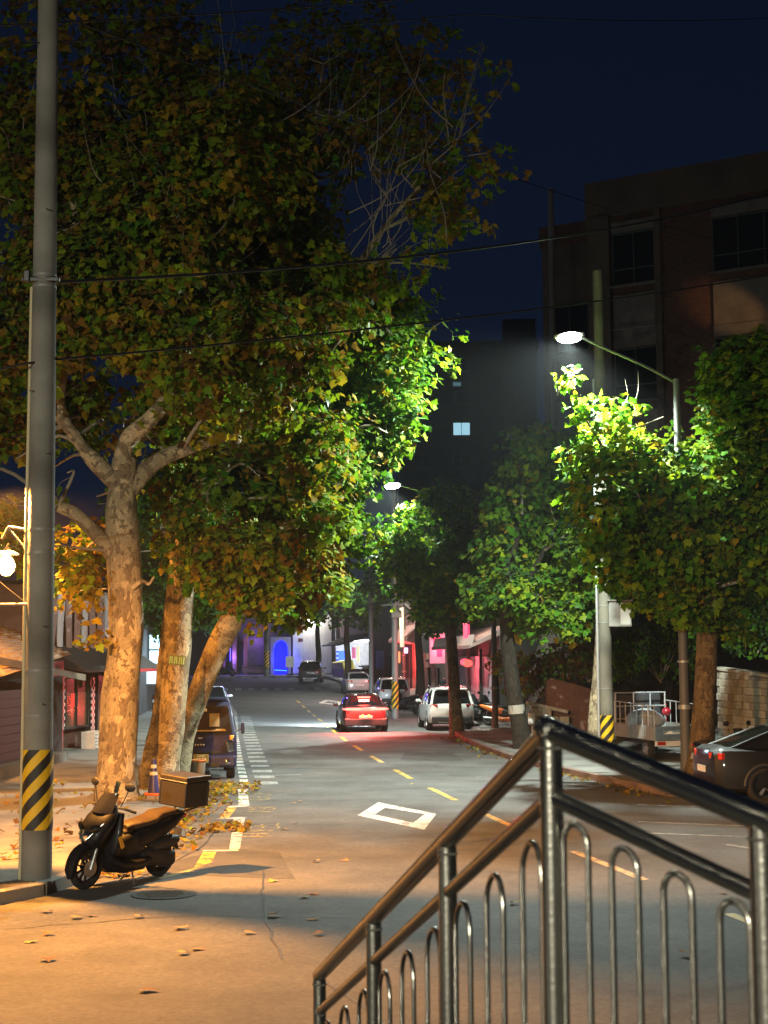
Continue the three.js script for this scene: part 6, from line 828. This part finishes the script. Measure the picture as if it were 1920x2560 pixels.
{
  const [g, L] = rowShop('shop_building', 'red-lit shop with a worn pink fascia and white banner', 101, 92.5);
  mesh('wall', box(L, 5.2, 5, L / 2, 2.6, -2.6), mat({ color: C(0.3, 0.12, 0.1), map: rep(T.grime, 0.4), roughness: 0.8 }), g); mesh('fascia', put(ext([[0, 4.5], [0.9, 3.6], [0.9, 3.45], [0, 3.3]], L, { bevel: 0.02 }), L / 2, 0, 0, { ry: -Math.PI / 2 }), mat({ color: C(0.5, 0.22, 0.19), map: rep(T.grime, 0.6), roughness: 0.7 }), g);
  mesh('banner', box(1.6, 2.4, 0.06, L - 1.2, 4.3, 1.0, { r: 0.02 }), glow(1, 0.82, 0.6, 0.55), g); mesh('door_frame', box(0.12, 3.3, 0.14, L * 0.55, 1.65, 0.1), M.black, g); mesh('neon_sign', [box(0.3, 0.7, 0.08, L * 0.35, 2.5, 0.6, { r: 0.05 })], glow(1, 0.18, 0.06, 3), g); mesh('neon_sign', [box(1.2, 0.35, 0.08, L * 0.8, 2.9, 0.7, { r: 0.05 })], glow(0.9, 0.6, 1, 2), g); lampIn(g, L * 0.6, 2.6, 1.2, C(1, 0.12, 0.12), 46); lampIn(g, L - 1.5, 4.6, 1.6, C(1, 0.75, 0.5), 24);
}
{
  const [g, L] = rowShop('shop_building', 'grey rendered house with an air conditioner on its wall', 92.5, 81), wm = mat({ color: C(0.34, 0.32, 0.26), map: rep(T.grime, 0.35), roughness: 0.9 });
  mesh('wall', box(L, 5.6, 5, L / 2, 2.8, -2.55), wm, g); const a = new THREE.Group(); a.name = 'air_conditioner'; g.add(a); mesh('case', box(1.9, 0.95, 0.45, L - 8.4, 3.4, 0.3, { r: 0.04 }), M.white, a); mesh('fan', [cyl(0.36, 0.36, 0.03, L - 8.4, 3.4, 0.54, { rx: Math.PI / 2 }), tor(0.36, 0.03, L - 8.4, 3.4, 0.55)], M.black, a); for (const [x, w] of [[2.5, 1.4], [6.2, 1.2]]) mesh('door', box(w, 2.1, 0.08, x, 1.05, 0.02), M.darkWall, g); mesh('ledge', box(3, 0.12, 0.5, L - 8, 2.5, 0.2), wm, g);
  const s = thing('projecting_sign', 'pink glowing banner sign on the grey house', 'sign', [rowX(83) - 0.5, 2.0, -83], 0.3); mesh('face', box(0.85, 1.7, 0.14, 0, 1.4, 0, { r: 0.03 }), glow(1, 0.32, 0.42, 0.8), s); mesh('print', [box(0.5, 0.5, 0.02, 0, 1.7, 0.08), box(0.3, 0.4, 0.02, 0.1, 1.1, 0.08)], glow(1, 0.06, 0.18, 0.8), s); mesh('bracket', bar([0.4, 2.1, 0], [0.9, 2.1, -0.2], 0.03), M.black, s); lampIn(s, 0, 1.4, 0.5, C(1, 0.3, 0.35), 8);
}
{
  const [g, L] = rowShop('shop_building', 'grey sheet-clad stall front with slanting red-lit eaves', 81, 66), wm = mat({ color: C(0.3, 0.33, 0.36), map: rep(T.grime, 0.5), roughness: 0.7 });
  for (let i = 0; i < 8; i++) mesh('wall_sheet', box(L / 8 - 0.03, 2.75, 0.08, (i + 0.5) * L / 8, 1.38, 0.0, { r: 0.01 }), wm, g); mesh('inner_wall', box(L, 3.6, 4, L / 2, 1.8, -2.2), M.darkWall, g);
  for (const x of [3, 7.5, 11.6]) mesh('post', box(0.14, 3.1, 0.14, x, 1.55, 0.14), M.black, g);
  mesh('eaves', put(ext([[-0.6, 4.1], [1.1, 3.25], [1.1, 3.1], [-0.6, 3.8]], L, { bevel: 0.02 }), L / 2, 0, 0, { ry: -Math.PI / 2 }), mat({ color: C(0.32, 0.2, 0.18), map: rep(T.grime, 0.5), roughness: 0.8 }), g); mesh('roof_panel', box(L, 0.5, 0.06, L / 2, 3.45, 0.95, { rx: -0.3 }), mat({ color: C(0.36, 0.26, 0.24), roughness: 0.7 }), g);
  mesh('red_lantern', [sph(0.2, 9.2, 2.5, 0.55, 1, 0.8, 1)], glow(1, 0.06, 0.1, 2.2), g); mesh('red_lantern', [sph(0.22, 10.3, 2.45, 0.55, 1, 0.8, 1)], glow(1, 0.1, 0.08, 2), g); mesh('neon_sign', box(1.5, 0.9, 0.1, 12.6, 3.9, 0.9, { r: 0.04 }), glow(1, 0.06, 0.16, 1.1), g); mesh('bulb', sph(0.14, 12.4, 5.1, 0.9), glow(1, 0.85, 0.6, 9), g); lampIn(g, 9.6, 2.5, 1.2, C(1, 0.1, 0.12), 30); lampIn(g, 12.4, 5.0, 1.2, C(1, 0.85, 0.65), 30);
}

// ---------------------------------------------------------------- a person in a dark hooded coat behind the parked white car
{
  const joints = { hip: [0, 0.95, 0], chest: [0, 1.32, 0.02], neck: [0, 1.5, 0.02], head: [0, 1.64, 0.05], sl: [0.2, 1.42, 0], el: [0.27, 1.14, -0.02], hl: [0.2, 0.92, 0.12], sr: [-0.2, 1.42, 0], er: [-0.27, 1.14, -0.02], hr: [-0.2, 0.92, 0.12], kl: [0.1, 0.5, 0.04], fl: [0.11, 0.08, -0.02], tl: [0.12, 0.04, 0.14], kr: [-0.1, 0.5, 0], fr: [-0.12, 0.08, -0.05], tr: [-0.13, 0.04, 0.11] };
  const bones = [['hip', 'chest', 0.17, 0.19], ['chest', 'neck', 0.17, 0.08], ['neck', 'head', 0.09, 0.125], ['chest', 'sl', 0.14, 0.085], ['sl', 'el', 0.075, 0.06], ['el', 'hl', 0.055, 0.04], ['chest', 'sr', 0.14, 0.085], ['sr', 'er', 0.075, 0.06], ['er', 'hr', 0.055, 0.04], ['hip', 'kl', 0.12, 0.075], ['kl', 'fl', 0.07, 0.05], ['fl', 'tl', 0.05, 0.045], ['hip', 'kr', 0.12, 0.075], ['kr', 'fr', 0.07, 0.05], ['fr', 'tr', 0.05, 0.045]];
  const N = 72, S = 1.05, mc = new MarchingCubes(N, M.black, false, false, 60000), pt = V3(), A = V3(), B = V3(); mc.isolation = 0;
  for (let k = 0; k < N; k++) for (let j = 0; j < N; j++) for (let i = 0; i < N; i++) { pt.set((i / N * 2 - 1) * S, (j / N * 2 - 1) * S + 0.95, (k / N * 2 - 1) * S); let d = 9; if (Math.abs(pt.x) < 0.5 && Math.abs(pt.z) < 0.4) for (const [a, b, r0, r1] of bones) { A.set(...joints[a]); B.set(...joints[b]); const ab = B.clone().sub(A), t = clamp(pt.clone().sub(A).dot(ab) / ab.lengthSq(), 0, 1), q = pt.distanceTo(A.addScaledVector(ab, t)) - lerp(r0, r1, t), h = clamp(0.5 + 0.5 * (d - q) / 0.05, 0, 1); d = lerp(d, q, h) - 0.05 * h * (1 - h); } mc.field[i + j * N + k * N * N] = -d; }
  mc.update(); const n = mc.count ?? mc.geometry.drawRange.count, q = new THREE.BufferGeometry(), pa = new Float32Array(mc.positionArray.slice(0, n * 3)), na = new Float32Array(mc.normalArray.slice(0, n * 3)); for (let i = 0; i < n; i++) { pa[i * 3] *= S; pa[i * 3 + 1] = pa[i * 3 + 1] * S + 0.95; pa[i * 3 + 2] *= S; } q.setAttribute('position', new THREE.BufferAttribute(pa, 3)); q.setAttribute('normal', new THREE.BufferAttribute(na, 3));
  const g = thing('person', 'person in dark hooded coat standing behind the parked white car', 'person', onFoot(2.62, 70.5), 0.5); mesh('body', q, mat({ color: C(0.014, 0.014, 0.016), roughness: 0.9 }), g);
  mesh('hood', loft([[1.5, 0.12, 0.1], [1.56, 0.145, 0.13], [1.65, 0.15, 0.15], [1.74, 0.12, 0.13], [1.79, 0.05, 0.05]].map(([y, w, d]) => ring(0, y, 0.01, w, d, { xz: true, n: 18 }))), mat({ color: C(0.016, 0.016, 0.018), roughness: 0.95 }), g);
}

// ---------------------------------------------------------------- fallen leaves
{
  const dry = [[0.34, 0.2, 0.05], [0.28, 0.13, 0.04], [0.4, 0.27, 0.06], [0.2, 0.12, 0.06]].map((c) => mat({ color: C(...c), roughness: 1, transmission: 0.15, thickness: 0 })), curl = [leafShape(0.9), leafShape(-0.8), leafShape(1.3)].map((g) => { g.rotateX(-Math.PI / 2); g.translate(0, 0, 0.3); return g; }), r = rng(404);
  const spots = [[-1, 22.27], [-0.9, 19.3], [-0.99, 19.01], [-1.27, 17.63], [-0.83, 17.45], [-0.71, 16.5], [-1.46, 16.59], [-3.34, 17.78], [-3.49, 17.63], [-3.58, 16.62], [-3.68, 16.2], [-3.92, 18.06], [-2.22, 16.9], [-1.89, 15.73], [-2.01, 15.49], [-3.28, 15.22], [-1.85, 31.28], [-1.72, 26.45], [-6.02, 70.77], [-4.86, 56.51], [-2.79, 17.66], [-4.71, 52.05], [-1.48, 20.39], [-1.6, 27.4], [-1.75, 31.6], [-1.3, 17.9], [0.6, 35.5], [-2.1, 13.8], [-0.6, 22.4], [2.9, 15.2], [1.5, 18.4], [4.1, 19.1], [-4.25, 45.2]];
  spots.forEach(([x, D], i) => { const m = new THREE.Mesh(curl[i % 3], dry[i % 4]), s = U(0.11, 0.19, r); m.name = numbered('fallen_leaf'); m.scale.set(s, s * U(0.18, 0.5, r), s * U(0.75, 1.1, r)); m.rotation.y = U(0, 6.28, r); m.geometry.computeBoundingBox(); m.position.set(x, elev(D) + 0.006 - m.geometry.boundingBox.min.y * m.scale.y, -D); m.castShadow = m.receiveShadow = true; scene.add(m); tag(m, 'dry curled plane leaf lying by itself on the asphalt', 'leaf', 'single fallen leaves on the road'); });
  const L = [], drop = (x, D, on) => { q1.setFromEuler(new THREE.Euler(U(-0.35, 0.35, r), U(0, 6.28, r), U(-0.35, 0.35, r))); const s = U(0.08, 0.17, r), c = pick({ yellow: 3, ochre: 3, brown: 2, lime: 0.6 }, r), v = U(0.8, 1.6, r); L.push([new THREE.Matrix4().compose(V3(x, elev(D) + (on ? FOOT : 0) + U(0.02, 0.06, r), -D), q1, V3(s, s, s)), C(c[0] * v, c[1] * v, c[2] * v)]); };
  for (let i = 0; i < 420; i++) { const D = U(20.5, 36, r), k = pl([[20, -3.98], [24, -3.9], [31, -3.95], [36.4, -4.3]])(D); drop(k + 0.12 + Math.abs(U(-1, 1, r) * U(0, 1, r)) * 0.9, D, false); }
  for (let i = 0; i < 130; i++) drop(-3.3 + U(-0.9, 0.5, r), 34 + U(-1.2, 2.3, r), false);
  for (let i = 0; i < 90; i++) drop(-2.7 + U(-0.35, 0.35, r), 26.7 + U(-0.6, 0.6, r), false);
  for (let i = 0; i < 160; i++) { const D = U(21, 36, r); drop(-5.1 + U(-2.8, 0.9, r), D, true); }
  for (let i = 0; i < 150; i++) { const D = U(29, 56, r), k = pl(rightKerb.slice(4).map(([x, z]) => [-z, x]))(D); drop(k - Math.abs(U(-1, 1, r) * U(0, 1, r)) * 0.8 - 0.14, D, false); }
  const im = new THREE.InstancedMesh(curl[0].clone().translate(0, 0, -0.3), M.leaf, L.length); im.name = 'leaf_litter'; im.userData = { kind: 'stuff', label: 'fallen leaves gathered along the kerbs', category: 'leaf litter' }; L.forEach(([m, c], i) => { im.setMatrixAt(i, m); im.setColorAt(i, c); }); im.castShadow = im.receiveShadow = true; scene.add(im);
}
scene.fog = new THREE.FogExp2(C(0.8, 0.85, 0.9), 0.0003);
renderer.render(scene, camera);
